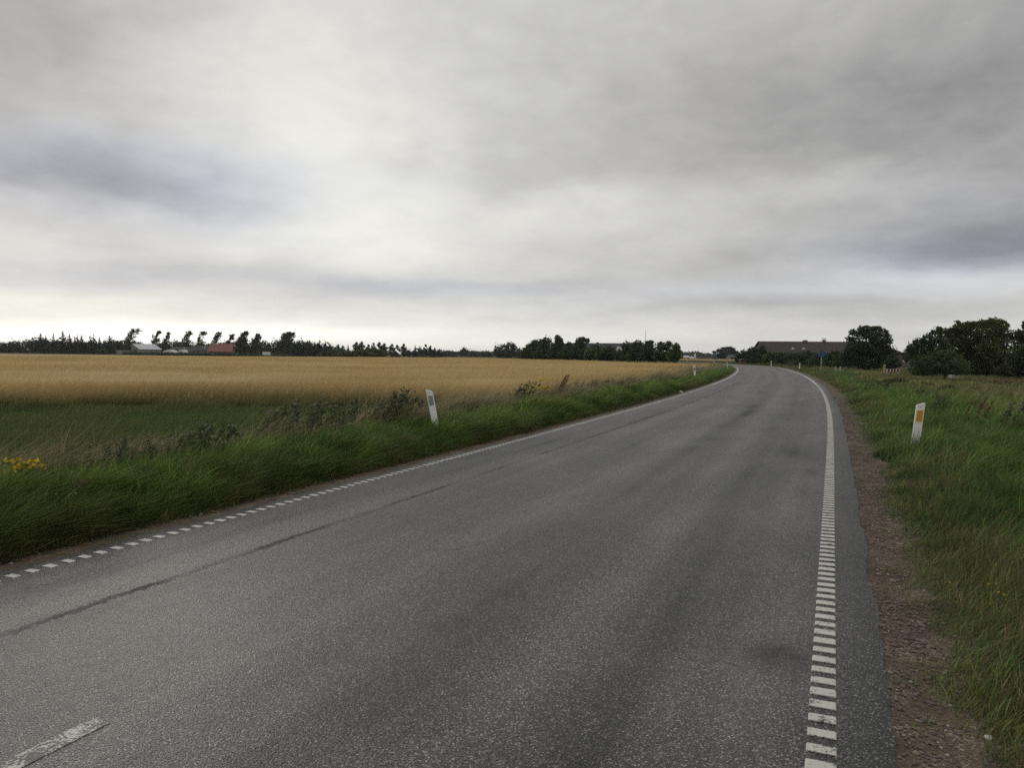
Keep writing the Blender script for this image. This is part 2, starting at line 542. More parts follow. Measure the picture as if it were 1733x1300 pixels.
# value noise for planting
def vnoise(x, y, scale, seed=0, octs=3):
    g = np.random.default_rng(seed).random((256, 256))
    out = 0; amp = 1; tot = 0
    for o in range(octs):
        u, v = x / scale * 2 ** o + 17.3 * o, y / scale * 2 ** o + 5.1 * o
        iu, iv = np.floor(u).astype(int), np.floor(v).astype(int)
        fu, fv = u - iu, v - iv
        fu, fv = fu * fu * (3 - 2 * fu), fv * fv * (3 - 2 * fv)
        a = g[iu % 256, iv % 256]; b = g[(iu + 1) % 256, iv % 256]
        c = g[iu % 256, (iv + 1) % 256]; d = g[(iu + 1) % 256, (iv + 1) % 256]
        out = out + amp * ((a * (1 - fu) + b * fu) * (1 - fv) + (c * (1 - fu) + d * fu) * fv)
        tot += amp; amp *= .5
    return out / tot

def grid_mesh(name, X, Y, Z, mat, **kw):
    """structured grid (rows, cols) -> mesh"""
    n, m = X.shape
    V = np.stack([X, Y, Z], -1).reshape(-1, 3)
    i = np.arange(n * m).reshape(n, m)
    q = np.stack([i[:-1, :-1], i[:-1, 1:], i[1:, 1:], i[1:, :-1]], -1).reshape(-1, 4)
    keep = kw.pop('keep', None)
    if keep is not None:
        q = q[keep[:-1, :-1].ravel() & keep[:-1, 1:].ravel() & keep[1:, 1:].ravel() & keep[1:, :-1].ravel()]
    return mesh_np(name, V, np.full(len(q), 4), q.ravel(), mat, smooth=True, **kw)

def build_setting():
    def axis(lo, hi, fine_lo, fine_hi, h, g=1.09):
        a = list(np.arange(fine_lo, fine_hi, h))
        s, v = h, a[-1]
        while v < hi:
            s *= g; v += s; a.append(v)
        s, v = h, a[0]
        while v > lo:
            s *= g; v -= s; a.insert(0, v)
        return np.array(a)
    xs = axis(-1400, 1400, -14, 26, .4)
    ys = axis(-50, 1500, -2, 44, .4)
    X, Y = np.meshgrid(xs, ys)
    O, _ = off_s(X.ravel(), Y.ravel()); O = O.reshape(X.shape)
    Z = ground_z(X, Y, O)
    inside = (O > -W - .5) & (O < .6)
    Z = np.where(inside, np.minimum(Z, terrain(X, Y) - .075), Z)
    tag(grid_mesh('ground', X, Y, Z, ground_mat()), kind='structure')

    # asphalt sheet with turned-down edges
    s = np.concatenate([np.arange(-8, 12, .04), np.arange(12, 40, .12), np.arange(40, 262, .8)])
    e = vnoise(s, s * 0, .7, 3) - .5
    e2 = vnoise(s, s * 0 + 9, .5, 4) - .5
    er = .29 + .05 * e + .045 * (vnoise(s, s * 0 + 4, .22, 8) - .5) + .08 * (vnoise(s, s * 0, 9, 12) - .5)
    el = -W - .21 + .05 * e2
    cols = []
    offs = [el - .02, el] + [el + (er - el) * t for t in np.linspace(.04, .96, 12)] + [er, er + .025]
    drop = [-.1, -.006] + [0] * 12 + [-.006, -.1]
    X, Y = [], []
    for o in offs:
        x, y = on_road(s, o); X.append(x); Y.append(y)
    X, Y = np.array(X).T, np.array(Y).T
    Z = terrain(X, Y) + np.array(drop)
    O = np.array(offs).T
    uv = np.stack([np.repeat(s[:, None], len(offs), 1), O], -1).reshape(-1, 2)
    tag(grid_mesh('road', X, Y, Z, asphalt_mat(), uv=uv), kind='structure')

    # verges beside the asphalt: gravel on the right, bare soil on the left
    soil = soil_mat()
    def strip(name, o0, o1, n, ragged):
        s = np.concatenate([np.arange(-8, 40, .15), np.arange(40, 262, 1.0)])
        X, Y, Z = [], [], []
        for t in np.linspace(0, 1, n):
            o = o0 + (o1 - o0) * t
            x, y = on_road(s, np.full(len(s), o))
            X.append(x); Y.append(y)
            Z.append(terrain(x, y) - .012 - .026 * t + .018 * (vnoise(x, y, .25, 5) - .5) * (t > 0) * (t < 1) - (.05 if t == 1 else 0))
        tag(grid_mesh(name, np.array(X).T, np.array(Y).T, np.array(Z).T, soil), kind='structure')
    strip('gravel_shoulder', .17, 1.45, 14, 0)
    strip('soil_shoulder', -W - .1, -W - .95, 9, 0)

    # markings
    def bars(name, o_c, wd, s0, s1, period, s2, mat):
        V, F = [], []
        def slab(sa, sb, h):
            k = len(V)
            ns = max(2, int((sb - sa) / 1.0) + 1)
            for q in np.linspace(sa, sb, ns):
                for o, z in ((o_c - wd / 2, .001), (o_c - wd / 2 + .006, h), (o_c + wd / 2 - .006, h), (o_c + wd / 2, .001)):
                    x, y = on_road(q, o)
                    V.append((x, y, float(terrain(x, y)) + z))
            for i in range(ns - 1):
                for j in range(3):
                    F.append((k + 4 * i + j, k + 4 * i + j + 1, k + 4 * i + j + 5, k + 4 * i + j + 4))
            F.append((k, k + 1, k + 2, k + 3)); a = k + 4 * (ns - 1); F.append((a + 3, a + 2, a + 1, a))
        q = s0
        while q < s1:
            slab(q + random.uniform(-.005, .005), q + period * (.51 if o_c == 0 else .43) + random.uniform(-.006, .006), .006)
            q += period
        slab(s1, s2, .0045)
        me = bpy.data.meshes.new(name); me.from_pydata(V, [], F); me.materials.append(mat)
        o = bpy.data.objects.new(name, me); C.objects.link(o)
        tag(o, kind='structure')
    random.seed(3)
    bars('edge_line', 0, .115, -2, 46, .142, 255, paint_mat('edge_paint', .63))
    bars('edge_line', -W, .10, -2, 42, .142, 255, paint_mat('edge_paint_left', .645))
    V = []; F = []
    ss = np.linspace(-2.0, 2.31, 8)
    for q in ss:
        for o in (-2.93, -2.825):
            x, y = on_road(q, o); V.append((x, y, .0022))
    for i in range(7):
        F.append((2 * i, 2 * i + 1, 2 * i + 3, 2 * i + 2))
    me = bpy.data.meshes.new('centre_line'); me.from_pydata(V, [], F); me.materials.append(paint_mat('worn_paint', .53))
    o = bpy.data.objects.new('centre_line', me); C.objects.link(o); tag(o, kind='structure')

    # side road mouth on the left of the bend: newer, darker asphalt
    s = np.linspace(0, 1, 10)
    X, Y = [], []
    for t in np.linspace(0, 1, 14):
        a, b2 = 106.5 - 2.5 * (1 - t) ** 3, 112.5 + 2.5 * (1 - t) ** 3
        sr = a + (b2 - a) * s
        x, y = on_road(sr, np.full(10, -W - .17 - 16 * t)); X.append(x); Y.append(y)
    X, Y = np.array(X), np.array(Y)
    o = grid_mesh('side_road', X, Y, terrain(X, Y) + .012, plain('new_asphalt', (.035, .040, .052), .55, .4, .15, 3))
    tag(o, kind='structure')

    # stubble fields beyond the bend
    X, Y = np.meshgrid(np.linspace(22, 260, 40), np.concatenate([np.linspace(171, 232, 12), np.linspace(240, 620, 20)]))
    Z = terrain(X, Y) + .06
    O, _ = off_s(X.ravel(), Y.ravel())
    tag(grid_mesh('stubble_field', X, Y, Z, straw_mat('stubble', (.34, .26, .13), (.20, .17, .07), .3), keep=(np.abs(O + W / 2) > 9).reshape(X.shape)), kind='structure')
build_setting()

# ------------------------------------------------------------------ blades
def blades(P, H, Wd, lean, col, tipcol=None, face=None, bend=1.0):
    """one curved blade per point: 5 verts, a quad and a triangle. lean = (n,2) sideways travel of the tip per height"""
    n = len(P)
    a = rng.random(n) * np.pi if face is None else face
    side = np.stack([np.cos(a), np.sin(a), np.zeros(n)], 1) * (Wd / 2)[:, None]
    L = np.concatenate([lean, np.zeros((n, 1))], 1) * H[:, None]
    up = np.zeros((n, 3)); up[:, 2] = H
    sh = 1 / np.sqrt(1 + (lean ** 2).sum(1) * .8)
    up *= sh[:, None]
    mid = P + up * .62 + L * .26 * bend
    tip = P + up + L
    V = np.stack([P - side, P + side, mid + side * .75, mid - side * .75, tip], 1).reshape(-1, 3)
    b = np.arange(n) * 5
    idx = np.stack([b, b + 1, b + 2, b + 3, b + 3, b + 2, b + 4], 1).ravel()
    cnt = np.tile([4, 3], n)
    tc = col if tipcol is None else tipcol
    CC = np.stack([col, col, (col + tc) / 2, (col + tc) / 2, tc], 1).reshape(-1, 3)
    return V, cnt, idx, CC

def merge(parts):
    V, Cn, I, K = [], [], [], []
    k = 0
    for v, c, i, q in parts:
        V.append(v); Cn.append(c); I.append(i + k); K.append(q); k += len(v)
    return np.concatenate(V), np.concatenate(Cn), np.concatenate(I), np.concatenate(K)

def fan(n, r0, r1, a0, a1, p=.3):
    """points around the viewpoint, thinning with distance (density about r^-(1+p))"""
    u = rng.random(n)
    e = 1 - p
    r = (r0 ** e + u * (r1 ** e - r0 ** e)) ** (1 / e)
    a = a0 + rng.random(n) * (a1 - a0)
    return r * np.sin(a), r * np.cos(a), r

def jit(c, n, v=.25):
    c = np.asarray(c, float)
    k = 1 + (rng.random((n, 1)) - .5) * 2 * v
    return c * k * (1 + (rng.random((n, 3)) - .5) * v * .5)

def mixc(a, b, t):
    t = np.clip(t, 0, 1)[:, None]
    return a * (1 - t) + b * t

GREEN, GREEN2, OLIVE = (.058, .122, .024), (.078, .142, .028), (.110, .125, .042)
STRAW, BROWN, RUST, DARK = (.30, .235, .125), (.15, .10, .058), (.145, .095, .058), (.026, .052, .014)

def near_edge(x):
    """the front edge of the barley: y where it starts"""
    return np.interp(x, [-60, -14, -8, -3, .5, 4], [21.0, 21.6, 23.0, 22.3, 20.6, 20.0])

def in_crop(x, y, O):
    far = np.interp(x, [-400, -75, -35, -18, 2, 20, 23], [296, 296, 232, 226, 150, 93, 90])
    return (O < -W - 2.75) & (y > near_edge(x)) & (y < far)

def build_grass():
    # ---- left verge
    def along(n, s0, s1, p, L0, L1, gauss=None):
        u = rng.random(n); e = 1 - p
        S = (s0 ** e + u * (s1 ** e - s0 ** e)) ** (1 / e)
        L = L0 + rng.random(n) * (L1 - L0) if gauss is None else rng.normal(L0, gauss, n)
        x, y = on_road(S, -W - L)
        return x, y, np.hypot(x, y), -W - L, S, L
    x, y, r, O, S, L = along(400000, 2.6, 118, .95, .22, 4.0)
    nz = vnoise(x, y, 1.1, 21); nz2 = vnoise(x, y, .35, 22); nz3 = vnoise(x, y, 4.0, 23); nz4 = vnoise(x, y, .16, 24)
    ok = (L > .28 + .30 * nz2 + .2 * (nz - .5)) & (L < 3.0 + 1.2 * (nz - .5)) & ((S < 103) | (S > 116)) & ~in_crop(x, y, O)
    x, y, r, O, L, nz, nz2, nz3, nz4 = (q[ok] for q in (x, y, r, O, L, nz, nz2, nz3, nz4))
    n = len(x)
    grow = smooth(.35, 1.1, L)
    H = (.09 + .33 * grow) * (1 - .35 * smooth(1.9, 2.7, L)) * .88 * (.40 + 1.2 * nz2) * (.65 + .6 * nz) * (.7 + .6 * rng.random(n))
    Wd = np.maximum(.007, .00085 * r) * (.6 + 1.0 * rng.random(n) ** 2)
    c = mixc(jit(GREEN, n), jit(GREEN2, n), (nz3 - .35) * 2.5)
    c = mixc(c, jit((.16, .23, .055), n), smooth(.52, .72, nz2) * .8 * grow)
    c = mixc(c, jit(OLIVE, n), smooth(.50, .68, nz) * .7)
    c = mixc(c, jit((.10, .075, .04), n), np.maximum(1 - smooth(.35, .95, L), 0) * (rng.random(n) < .75))
    sel = rng.random(n) < .05
    c[sel] = jit(STRAW, sel.sum()) * .8
    c = mixc(c, jit(DARK, n), (1 - smooth(.30, .48, nz2)) * .75)  # shade in the gaps between tufts, put into the blade colour
    c = mixc(c, jit(DARK, n), (1 - smooth(.32, .45, nz)) * .5)
    lean = np.stack([.35 + .7 * nz + rng.normal(0, .4, n), rng.normal(-.15, .35, n) + (nz4 - .5)], 1)
    P = np.stack([x, y, ground_z(x, y, O) - .01], 1)
    c = c * np.exp(rng.normal(0, .35, (n, 1)))
    parts = [blades(P, H, Wd, lean, c * .6, c * 1.6)]  # feet darkened, tips lightened: shade and highlights painted into the blades

    # ---- rough dry grass along the back of the verge, bent to the right by the wind
    x, y, r, O, S, L = along(90000, 5, 118, .98, 2.85, 0, .42)
    nz = vnoise(x, y, 1.5, 31); nz2 = vnoise(x, y, .5, 32)
    ok = (rng.random(len(x)) < smooth(.40, .60, nz) * (.30 + .65 * smooth(9, 14, S))) & ((S < 102) | (S > 117)) & (L > 1.2)
    x, y, r, O, nz, nz2 = (q[ok] for q in (x, y, r, O, nz, nz2)); n = len(x)
    H = (.40 + .40 * nz) * (.6 + .7 * rng.random(n))
    Wd = np.maximum(.006, .00065 * r) * (.6 + .8 * rng.random(n))
    c = mixc(jit((.46, .38, .22), n), jit((.30, .215, .17), n), (nz2 - .3) * 2)
    sel = rng.random(n) < .40
    c[sel] = jit((.085, .125, .04), sel.sum())
    lean = np.stack([.95 + rng.normal(0, .35, n), rng.normal(-.1, .3, n)], 1)
    P = np.stack([x, y, ground_z(x, y, O)], 1)
    parts.append(blades(P, H, Wd, lean, c * .75, c * 1.2, bend=.7))
    o = mesh_np('verge_grass', *merge(parts)[:3], M_GRASS, merge(parts)[3])
    tag(o, 'wind-bent green grass bank between the left edge line and the barley', 'grass', kind='stuff')

    # ---- low dull meadow between the verge and the barley, far left
    x, y, r = fan(260000, 8, 30, R(-58), R(6), 0.0)
    O, S = off_s(x, y); L = -W - O
    nz = vnoise(x, y, 2.2, 41)
    ok = (L > 2.6) & (y < near_edge(x) + 1.6)
    x, y, r, O, nz = (q[ok] for q in (x, y, r, O, nz)); n = len(x)
    em = np.exp(-((y - near_edge(x)) / 1.1) ** 2) * smooth(.35, .6, vnoise(x, y, 1.2, 43))
    H = (.10 + .14 * nz + .34 * em) * (.7 + .6 * rng.random(n))
    Wd = np.maximum(.007, .0008 * r)
    c = mixc(jit((.080, .130, .036), n), jit((.125, .140, .052), n), (nz - .35) * 2.4)
    c = mixc(c, jit((.20, .19, .085), n), em)
    lean = np.stack([.6 + rng.normal(0, .35, n), rng.normal(0, .3, n)], 1)
    P = np.stack([x, y, ground_z(x, y, O) - .01], 1)
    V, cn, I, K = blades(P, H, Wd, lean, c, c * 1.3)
    tag(mesh_np('meadow_grass', V, cn, I, M_GRASS, K), 'short dull olive meadow in front of the barley on the left', 'grass', kind='stuff')

    # ---- right verge
    x, y, r = fan(820000, 2.0, 95, R(8), R(52), .42)
    O, S = off_s(x, y)
    nz = vnoise(x, y, .9, 51); nz2 = vnoise(x, y, .3, 52); nz3 = vnoise(x, y, 3.0, 53); nz4 = vnoise(x, y, 7.0, 54)
    edge = .53 + .46 * (nz - .5) + .35 * (nz2 - .5) + .10 * smooth(3, 12, y)
    tuft = (O > .36) & (nz2 > .62) & (rng.random(len(x)) < .4)
    ok = ((O > edge) | tuft) & (x * x + y * y < 1e4)
    x, y, r, O, nz, nz2, nz3, nz4, edge = (q[ok] for q in (x, y, r, O, nz, nz2, nz3, nz4, edge)); n = len(x)
    D = O - edge
    seedy = np.exp(-((D - .45) / .5) ** 2) * smooth(.35, .55, nz3)          # reddish seeding grass beside the gravel
    wild = smooth(2.4, 4.4, O + 2.4 * (nz4 - .5))                           # rough dry growth farther out
    H = H0 = (.08 + .19 * smooth(.0, .7, D) + .10 * smooth(1.2, 2.5, D)) * (.45 + 1.1 * nz2) * (.7 + .6 * nz) * (.7 + .6 * rng.random(n))
    H = H + .30 * np.exp(-((x - 6.3) ** 2 + (y - 11.7) ** 2) / .5)
    H = H + .16 * np.exp(-((x - 28.4) ** 2 + (y - 48.6) ** 2) / 1.6)
    H = H + wild * (.08 + .16 * rng.random(n))
    H = H * (1 - .32 * smooth(26, 42, r))
    H = np.where(D < 0, .05 + .05 * rng.random(n), H)
    Wd = np.maximum(.0055, .00080 * r) * (.6 + 1.0 * rng.random(n) ** 2)
    c = mixc(jit((.075, .145, .028), n), jit((.10, .165, .035), n), (nz3 - .35) * 2.4)
    c = mixc(c, jit((.15, .20, .06), n), smooth(.52, .72, nz2) * .6)
    c = mixc(c, jit((.125, .128, .052), n), (1 - smooth(.2, 1.1, D)) * .45)
    pick = rng.random(n)
    c = np.where((pick < seedy * .38)[:, None], jit(RUST, n), c)
    dry = wild * (.25 + .75 * smooth(.42, .6, nz))
    c = np.where((pick > 1 - .62 * dry)[:, None], jit((.27, .205, .105), n), c)
    c = mixc(c, jit((.15, .115, .055), n), wild * smooth(.46, .58, nz4) * .65)
    c = mixc(c, jit((.15, .082, .05), n), smooth(8, 13, O) * smooth(.35, .5, nz4) * .7)
    c = mixc(c, jit(DARK, n), smooth(.50, .66, vnoise(x, y, .7, 59)) * .6)
    c = mixc(c, jit(DARK, n), (1 - smooth(.30, .46, nz2)) * .6)  # low spots between tufts painted darker, as shaded gaps
    lean = np.stack([.25 + .5 * nz + rng.normal(0, .35, n), rng.normal(.1, .38, n)], 1)
    P = np.stack([x, y, ground_z(x, y, O) - .01], 1)
    c = c * np.exp(rng.normal(0, .35, (n, 1)))
    parts = [blades(P, H, Wd, lean, c * .6, c * 1.55)]  # painted shade at the foot, painted highlight at the tip
    # seed stalks
    x, y, r = fan(60000, 2.4, 60, R(10), R(50), .35)
    O, S = off_s(x, y)
    nz = vnoise(x, y, 1.4, 61)
    ok = ((O > .95) & (O < 2.1) & (rng.random(len(x)) < .35 * smooth(.40, .6, nz))) | ((O > 3.4) & (rng.random(len(x)) < smooth(.42, .62, nz)))
    x, y, r, O = (q[ok] for q in (x, y, r, O)); n = len(x)
    far = smooth(2.5, 3.5, O)
    H = (.28 + .32 * far) * (.7 + .5 * rng.random(n)) * (1 - .5 * smooth(26, 42, r))
    Wd = np.maximum(.004, .0004 * r)
    c = mixc(jit((.16, .10, .062), n), jit((.30, .23, .12), n), far)
    lean = np.stack([.5 + .3 * far + rng.normal(0, .22, n), rng.normal(0, .25, n)], 1)
    P = np.stack([x, y, ground_z(x, y, O)], 1)
    parts.append(blades(P, H, Wd, lean, c, c * 1.25, bend=.7))
    V, cn, I, K = merge(parts)
    tag(mesh_np('verge_grass', V, cn, I, M_GRASS, K), 'long green grass with brown seed heads right of the gravel shoulder', 'grass', kind='stuff')

    # ---- grass farther round the bend and beside the stubble
    x, y, r = fan(120000, 60, 330, R(-4), R(46), .2)
    O, S = off_s(x, y)
    ok = (((O > .9) & (O < 9)) | ((O < -W - .8) & (O > -W - 6) & ((S < 103) | (S > 116)))) | ((np.abs(y - 236) < 3.5) & (O > 2) & (x < 120))
    ok &= ~in_crop(x, y, O) & ((r > 90) | (O > .9))
    x, y, r, O = (q[ok] for q in (x, y, r, O)); n = len(x)
    nz = vnoise(x, y, 5, 71)
    H = (.22 + .25 * nz) * (.7 + .6 * rng.random(n))
    Wd = .0007 * r * (.8 + .5 * rng.random(n))
    c = mixc(jit((.085, .11, .034), n), jit((.17, .135, .065), n), (nz - .38) * 3)
    lean = np.stack([.5 + rng.normal(0, .3, n), rng.normal(0, .3, n)], 1)
    P = np.stack([x, y, ground_z(x, y, O) - .01], 1)
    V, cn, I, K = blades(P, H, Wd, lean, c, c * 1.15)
    tag(mesh_np('bend_grass', V, cn, I, M_GRASS, K), 'rough green and tan grass lining the far bend of the road', 'grass', kind='stuff')

def build_crop():
    # standing barley: a canopy sheet with a front face, and stalks through it
    xs = np.concatenate([np.arange(-320, -60, 6.0), np.arange(-60, 24, 1.0)])
    ys = np.concatenate([np.arange(19, 60, .5), np.arange(60, 299, 3.0)])
    X, Y = np.meshgrid(xs, ys)
    O, _ = off_s(X.ravel(), Y.ravel()); O = O.reshape(X.shape)
    keep = in_crop(X, Y - 2.8, O + 1.4)
    back = smooth(2.8, 6.5, Y - near_edge(X)) * smooth(1.3, 3.4, -W - 2.75 - O)
    Z = ground_z(X, Y, O) + .12 + .48 * back + .10 * (vnoise(X, Y, 7, 81) - .5) + .07 * (vnoise(X, Y, 1.6, 82) - .5)
    n, m = X.shape
    i = np.arange(n * m).reshape(n, m)
    q = np.stack([i[:-1, :-1], i[:-1, 1:], i[1:, 1:], i[1:, :-1]], -1).reshape(-1, 4)
    q = q[keep.ravel()[q].all(1)]
    V = np.stack([X, Y, Z], -1).reshape(-1, 3)
    sheet = (V, np.full(len(q), 4), q.ravel(), np.tile([.3, .22, .1], (len(V), 1)))
    ns = len(q)
    # stalks
    x, y, r = fan(480000, 18, 190, R(-56), R(20), .45)
    O, S = off_s(x, y)
    rag = 2.2 * (vnoise(x, x * 0, 2.6, 88, 3) - .5) + 1.6 * (vnoise(x, y, .6, 89) - .5)
    ok = in_crop(x, y + rag + .2, O + .5 * rag)
    x, y, r, O = (t[ok] for t in (x, y, r, O)); n = len(x)
    nz = vnoise(x, y, 6, 83); nz2 = vnoise(x * .35, y, 2.2, 84)
    edge = np.exp(-np.maximum(y + 2.2 * (vnoise(x, x * 0, 2.6, 88, 3) - .5) - near_edge(x), 0) / .7)
    H = (.72 + .14 * nz + .30 * (nz2 - .5) - .10 * edge) * (.86 + .24 * rng.random(n))
    Wd = np.maximum(.012, .00055 * r) * (.8 + .6 * rng.random(n))
    c = mixc(jit((.50, .375, .175), n, .2), jit((.39, .285, .125), n, .2), (nz - .4) * 2.2 - (nz2 - .5) * 1.6)
    c = mixc(c, jit((.22, .18, .08), n), edge * .7 * (.3 + nz2))
    base = mixc(c, jit((.13, .13, .05), n), edge)
    lean = np.stack([.42 + rng.normal(0, .2, n), rng.normal(-.12, .2, n)], 1)
    P = np.stack([x, y, ground_z(x, y, O)], 1)
    st = blades(P, H, Wd, lean, base, c * 1.12, bend=.6)
    V, cn, I, K = merge([sheet, st])
    mi = np.zeros(len(cn), int); mi[ns:] = 1
    o = mesh_np('barley_field', V, cn, I, None, K, mats=[straw_mat('barley_canopy', (.49, .365, .168), (.37, .268, .118), .8), M_CROP], matidx=mi)
    tag(o, 'ripe golden barley standing across the wide field left of the road', 'barley', kind='stuff')

def build_gravel():
    # loose stones on the right shoulder, a few on the left
    t = (1 + 5 ** .5) / 2
    iv = np.array([(-1, t, 0), (1, t, 0), (-1, -t, 0), (1, -t, 0), (0, -1, t), (0, 1, t), (0, -1, -t), (0, 1, -t), (t, 0, -1), (t, 0, 1), (-t, 0, -1), (-t, 0, 1)]) / 1.9
    fi = np.array([(0, 11, 5), (0, 5, 1), (0, 1, 7), (0, 7, 10), (0, 10, 11), (1, 5, 9), (5, 11, 4), (11, 10, 2), (10, 7, 6), (7, 1, 8), (3, 9, 4), (3, 4, 2), (3, 2, 6), (3, 6, 8), (3, 8, 9), (4, 9, 5), (2, 4, 11), (6, 2, 10), (8, 6, 7), (9, 8, 1)])
    n = 24000
    u = rng.random(n)
    s = 1.0 + 32 * u ** 1.9
    o = .27 + np.abs(rng.normal(.22, .24, n)) + .05 * rng.random(n)
    left = rng.random(n) < .12
    o = np.where(left, -W - .26 - np.abs(rng.normal(.1, .15, n)), o)
    x, y = on_road(s, o)
    sz = np.exp(rng.normal(-5.5, .50, n))
    sz = np.clip(sz, .0025, .021) * (1 + .03 * s)
    a = rng.random(n) * 6.28
    sq = np.stack([sz * (1 + .5 * rng.random(n)), sz * (.8 + .4 * rng.random(n)), sz * (.45 + .3 * rng.random(n))], 1)
    v = iv[None] * (1 + .30 * (rng.random((n, 12, 1)) - .5)) * sq[:, None]
    ca, sa = np.cos(a)[:, None], np.sin(a)[:, None]
    vx = v[..., 0] * ca - v[..., 1] * sa; vy = v[..., 0] * sa + v[..., 1] * ca
    z = terrain(x, y) - .012 - .026 * np.clip((np.abs(np.where(left, 0, o)) - .29) / 1.16, 0, 1) + .002
    V = np.stack([vx + x[:, None], vy + y[:, None], v[..., 2] + z[:, None]], -1).reshape(-1, 3)
    F = (fi[None] + (np.arange(n) * 12)[:, None, None]).reshape(-1)
    pal = np.array([(.13, .095, .072), (.19, .15, .12), (.12, .117, .115), (.23, .18, .14), (.16, .115, .085), (.36, .32, .27), (.55, .52, .46)])
    c = pal[rng.choice(7, n, p=[.26, .22, .20, .14, .12, .05, .01])] * (.75 + .5 * rng.random((n, 1)))
    m, b, p = new_mat('pebble')
    at_ = b.n('ShaderNodeVertexColor', layer_name='Col')
    tc = b.n('ShaderNodeTexCoord')
    b.link(b.mix(b.noise(tc.outputs['Object'], 140, 3), at_.outputs[0], b.mix(.6, at_.outputs[0], (.05, .04, .03))), p.inputs['Base Color'])
    p.inputs['Roughness'].default_value = .75
    tag(mesh_np('gravel', V, np.full(n * 20, 3), F, m, np.repeat(c, 12, 0)), 'brown and grey loose gravel along the right asphalt edge', 'gravel', kind='stuff')

build_grass()
build_crop()
build_gravel()
# ------------------------------------------------------------------ crowns, trees, bushes
def tz(x, y):
    return float(ground_z(np.array([x]), np.array([y]))[0])

def leaf_quads(P, size, col, wind=.0, flat=.0, aspect=.5):
    n = len(P)
    a = rng.normal(size=(n, 3)); a[:, 2] *= (1 - flat)
    a += np.array([wind, 0, wind * .45])
    a /= np.linalg.norm(a, axis=1, keepdims=True) + 1e-9
    b = np.cross(a, rng.normal(size=(n, 3)))
    b /= np.linalg.norm(b, axis=1, keepdims=True) + 1e-9
    s = (size * (.6 + .8 * rng.random(n)))[:, None]
    a = a * s; b = b * s * aspect
    V = np.stack([P - a, P + b * .9 - a * .1, P + a, P - b * .9 + a * .1], 1).reshape(-1, 3)
    return V, np.full(n, 4), np.arange(4 * n), np.repeat(col, 4, 0)

def crown_points(blobs, cover, size, gap, seed):
    """leaf places in a set of ellipsoids: crowded at the surface, with holes where the noise is low"""
    out, tone = [], []
    for bi, (x, y, z, rx, ry, rz) in enumerate(blobs):
        area = 4 * math.pi * ((rx * ry) ** 1.6 / 3 + (rx * rz) ** 1.6 / 3 + (ry * rz) ** 1.6 / 3) ** (1 / 1.6)
        n = int(cover * area / (size * size * .9)) + 12
        d = rng.normal(size=(n, 3)); d /= np.linalg.norm(d, axis=1, keepdims=True)
        bump = 1 + .55 * (vnoise(d[:, 0] * 4 + d[:, 2] * 3 + bi * 9, d[:, 1] * 4 - d[:, 2] * 1.5 + bi * 5, 1.0, seed) - .5) * 2
        r = (.40 + .60 * rng.random(n) ** .45) * bump
        fr = rng.random(n) < .13
        r[fr] *= 1 + .38 * rng.random(fr.sum()) ** 1.5
        p = d * r[:, None] * np.array([rx, ry, rz]) + np.array([x, y, z])
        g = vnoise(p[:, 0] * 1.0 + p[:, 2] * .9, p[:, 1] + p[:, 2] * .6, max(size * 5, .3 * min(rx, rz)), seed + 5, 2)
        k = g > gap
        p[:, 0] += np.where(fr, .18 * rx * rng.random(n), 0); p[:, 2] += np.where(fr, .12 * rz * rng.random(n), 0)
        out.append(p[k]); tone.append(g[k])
    return np.concatenate(out), np.concatenate(tone)

def tree(name, label, cat, group, base, blobs, size, col, cover=1.5, gap=.36, wind=.4, trunk_r=.12, lean=0.0, flat=.0, var=.28, trunk=True, seed=None):
    seed = int(rng.integers(0, 9999)) if seed is None else seed
    root = empty(name, base)
    tag(root, label, cat, group)
    P, tone = crown_points(blobs, cover, size, gap, seed)
    P[:, 2] = np.maximum(P[:, 2], -.1)
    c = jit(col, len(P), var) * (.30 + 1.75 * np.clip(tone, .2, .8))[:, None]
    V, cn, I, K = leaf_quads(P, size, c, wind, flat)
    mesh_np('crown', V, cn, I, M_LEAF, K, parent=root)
    if trunk:
        mb = MB()
        big = max(blobs, key=lambda q: q[3] * q[5])
        top = Vector((big[0], big[1], big[2] + .35 * big[5]))
        foot = Vector((big[0] * .55 - lean, big[1] * .5, -.15))
        mid = foot.lerp(top, .5) + Vector((rng.normal(0, .06) * top.z, 0, 0))
        mb.tube([foot, mid, top], [trunk_r * 1.25, trunk_r * .85, trunk_r * .3], 7)
        for q in blobs:
            if q is big: continue
            t = rng.uniform(.3, .8)
            s0 = foot.lerp(top, t)
            e = Vector(q[:3])
            m2 = s0.lerp(e, .5) + Vector((0, 0, .06 * (e - s0).length))
            mb.tube([s0, m2, e], [trunk_r * .5, trunk_r * .35, trunk_r * .14], 5)
        mb.build('trunk', M_BARK, root, smooth=True)
    return root

def px_tree(name, label, cat, group, d, pblobs, size, col, depth=.85, foot=None, **kw):
    """blobs given as they look from the road: (px, py, half width, half height) at distance d"""
    m = d / FPX
    px0 = foot if foot else sum(b[0] for b in pblobs) / len(pblobs)
    bx = at(px0, d); bz = tz(bx, d)
    bl = []
    for i, (px, py, hw, hh) in enumerate(pblobs):
        x, z = at(px, d, py)
        off = rng.uniform(-.5, .5) * hw * m
        bl.append((x - bx, off, z - bz, hw * m, max(hw * depth, hh * .6) * m, hh * m))
    return tree(name, label, cat, group, (bx, d, bz), bl, size, col, **kw)

DK, DK2, BLG, OLV, BRN = (.042, .062, .026), (.055, .080, .030), (.040, .060, .034), (.066, .080, .030), (.06, .052, .03)

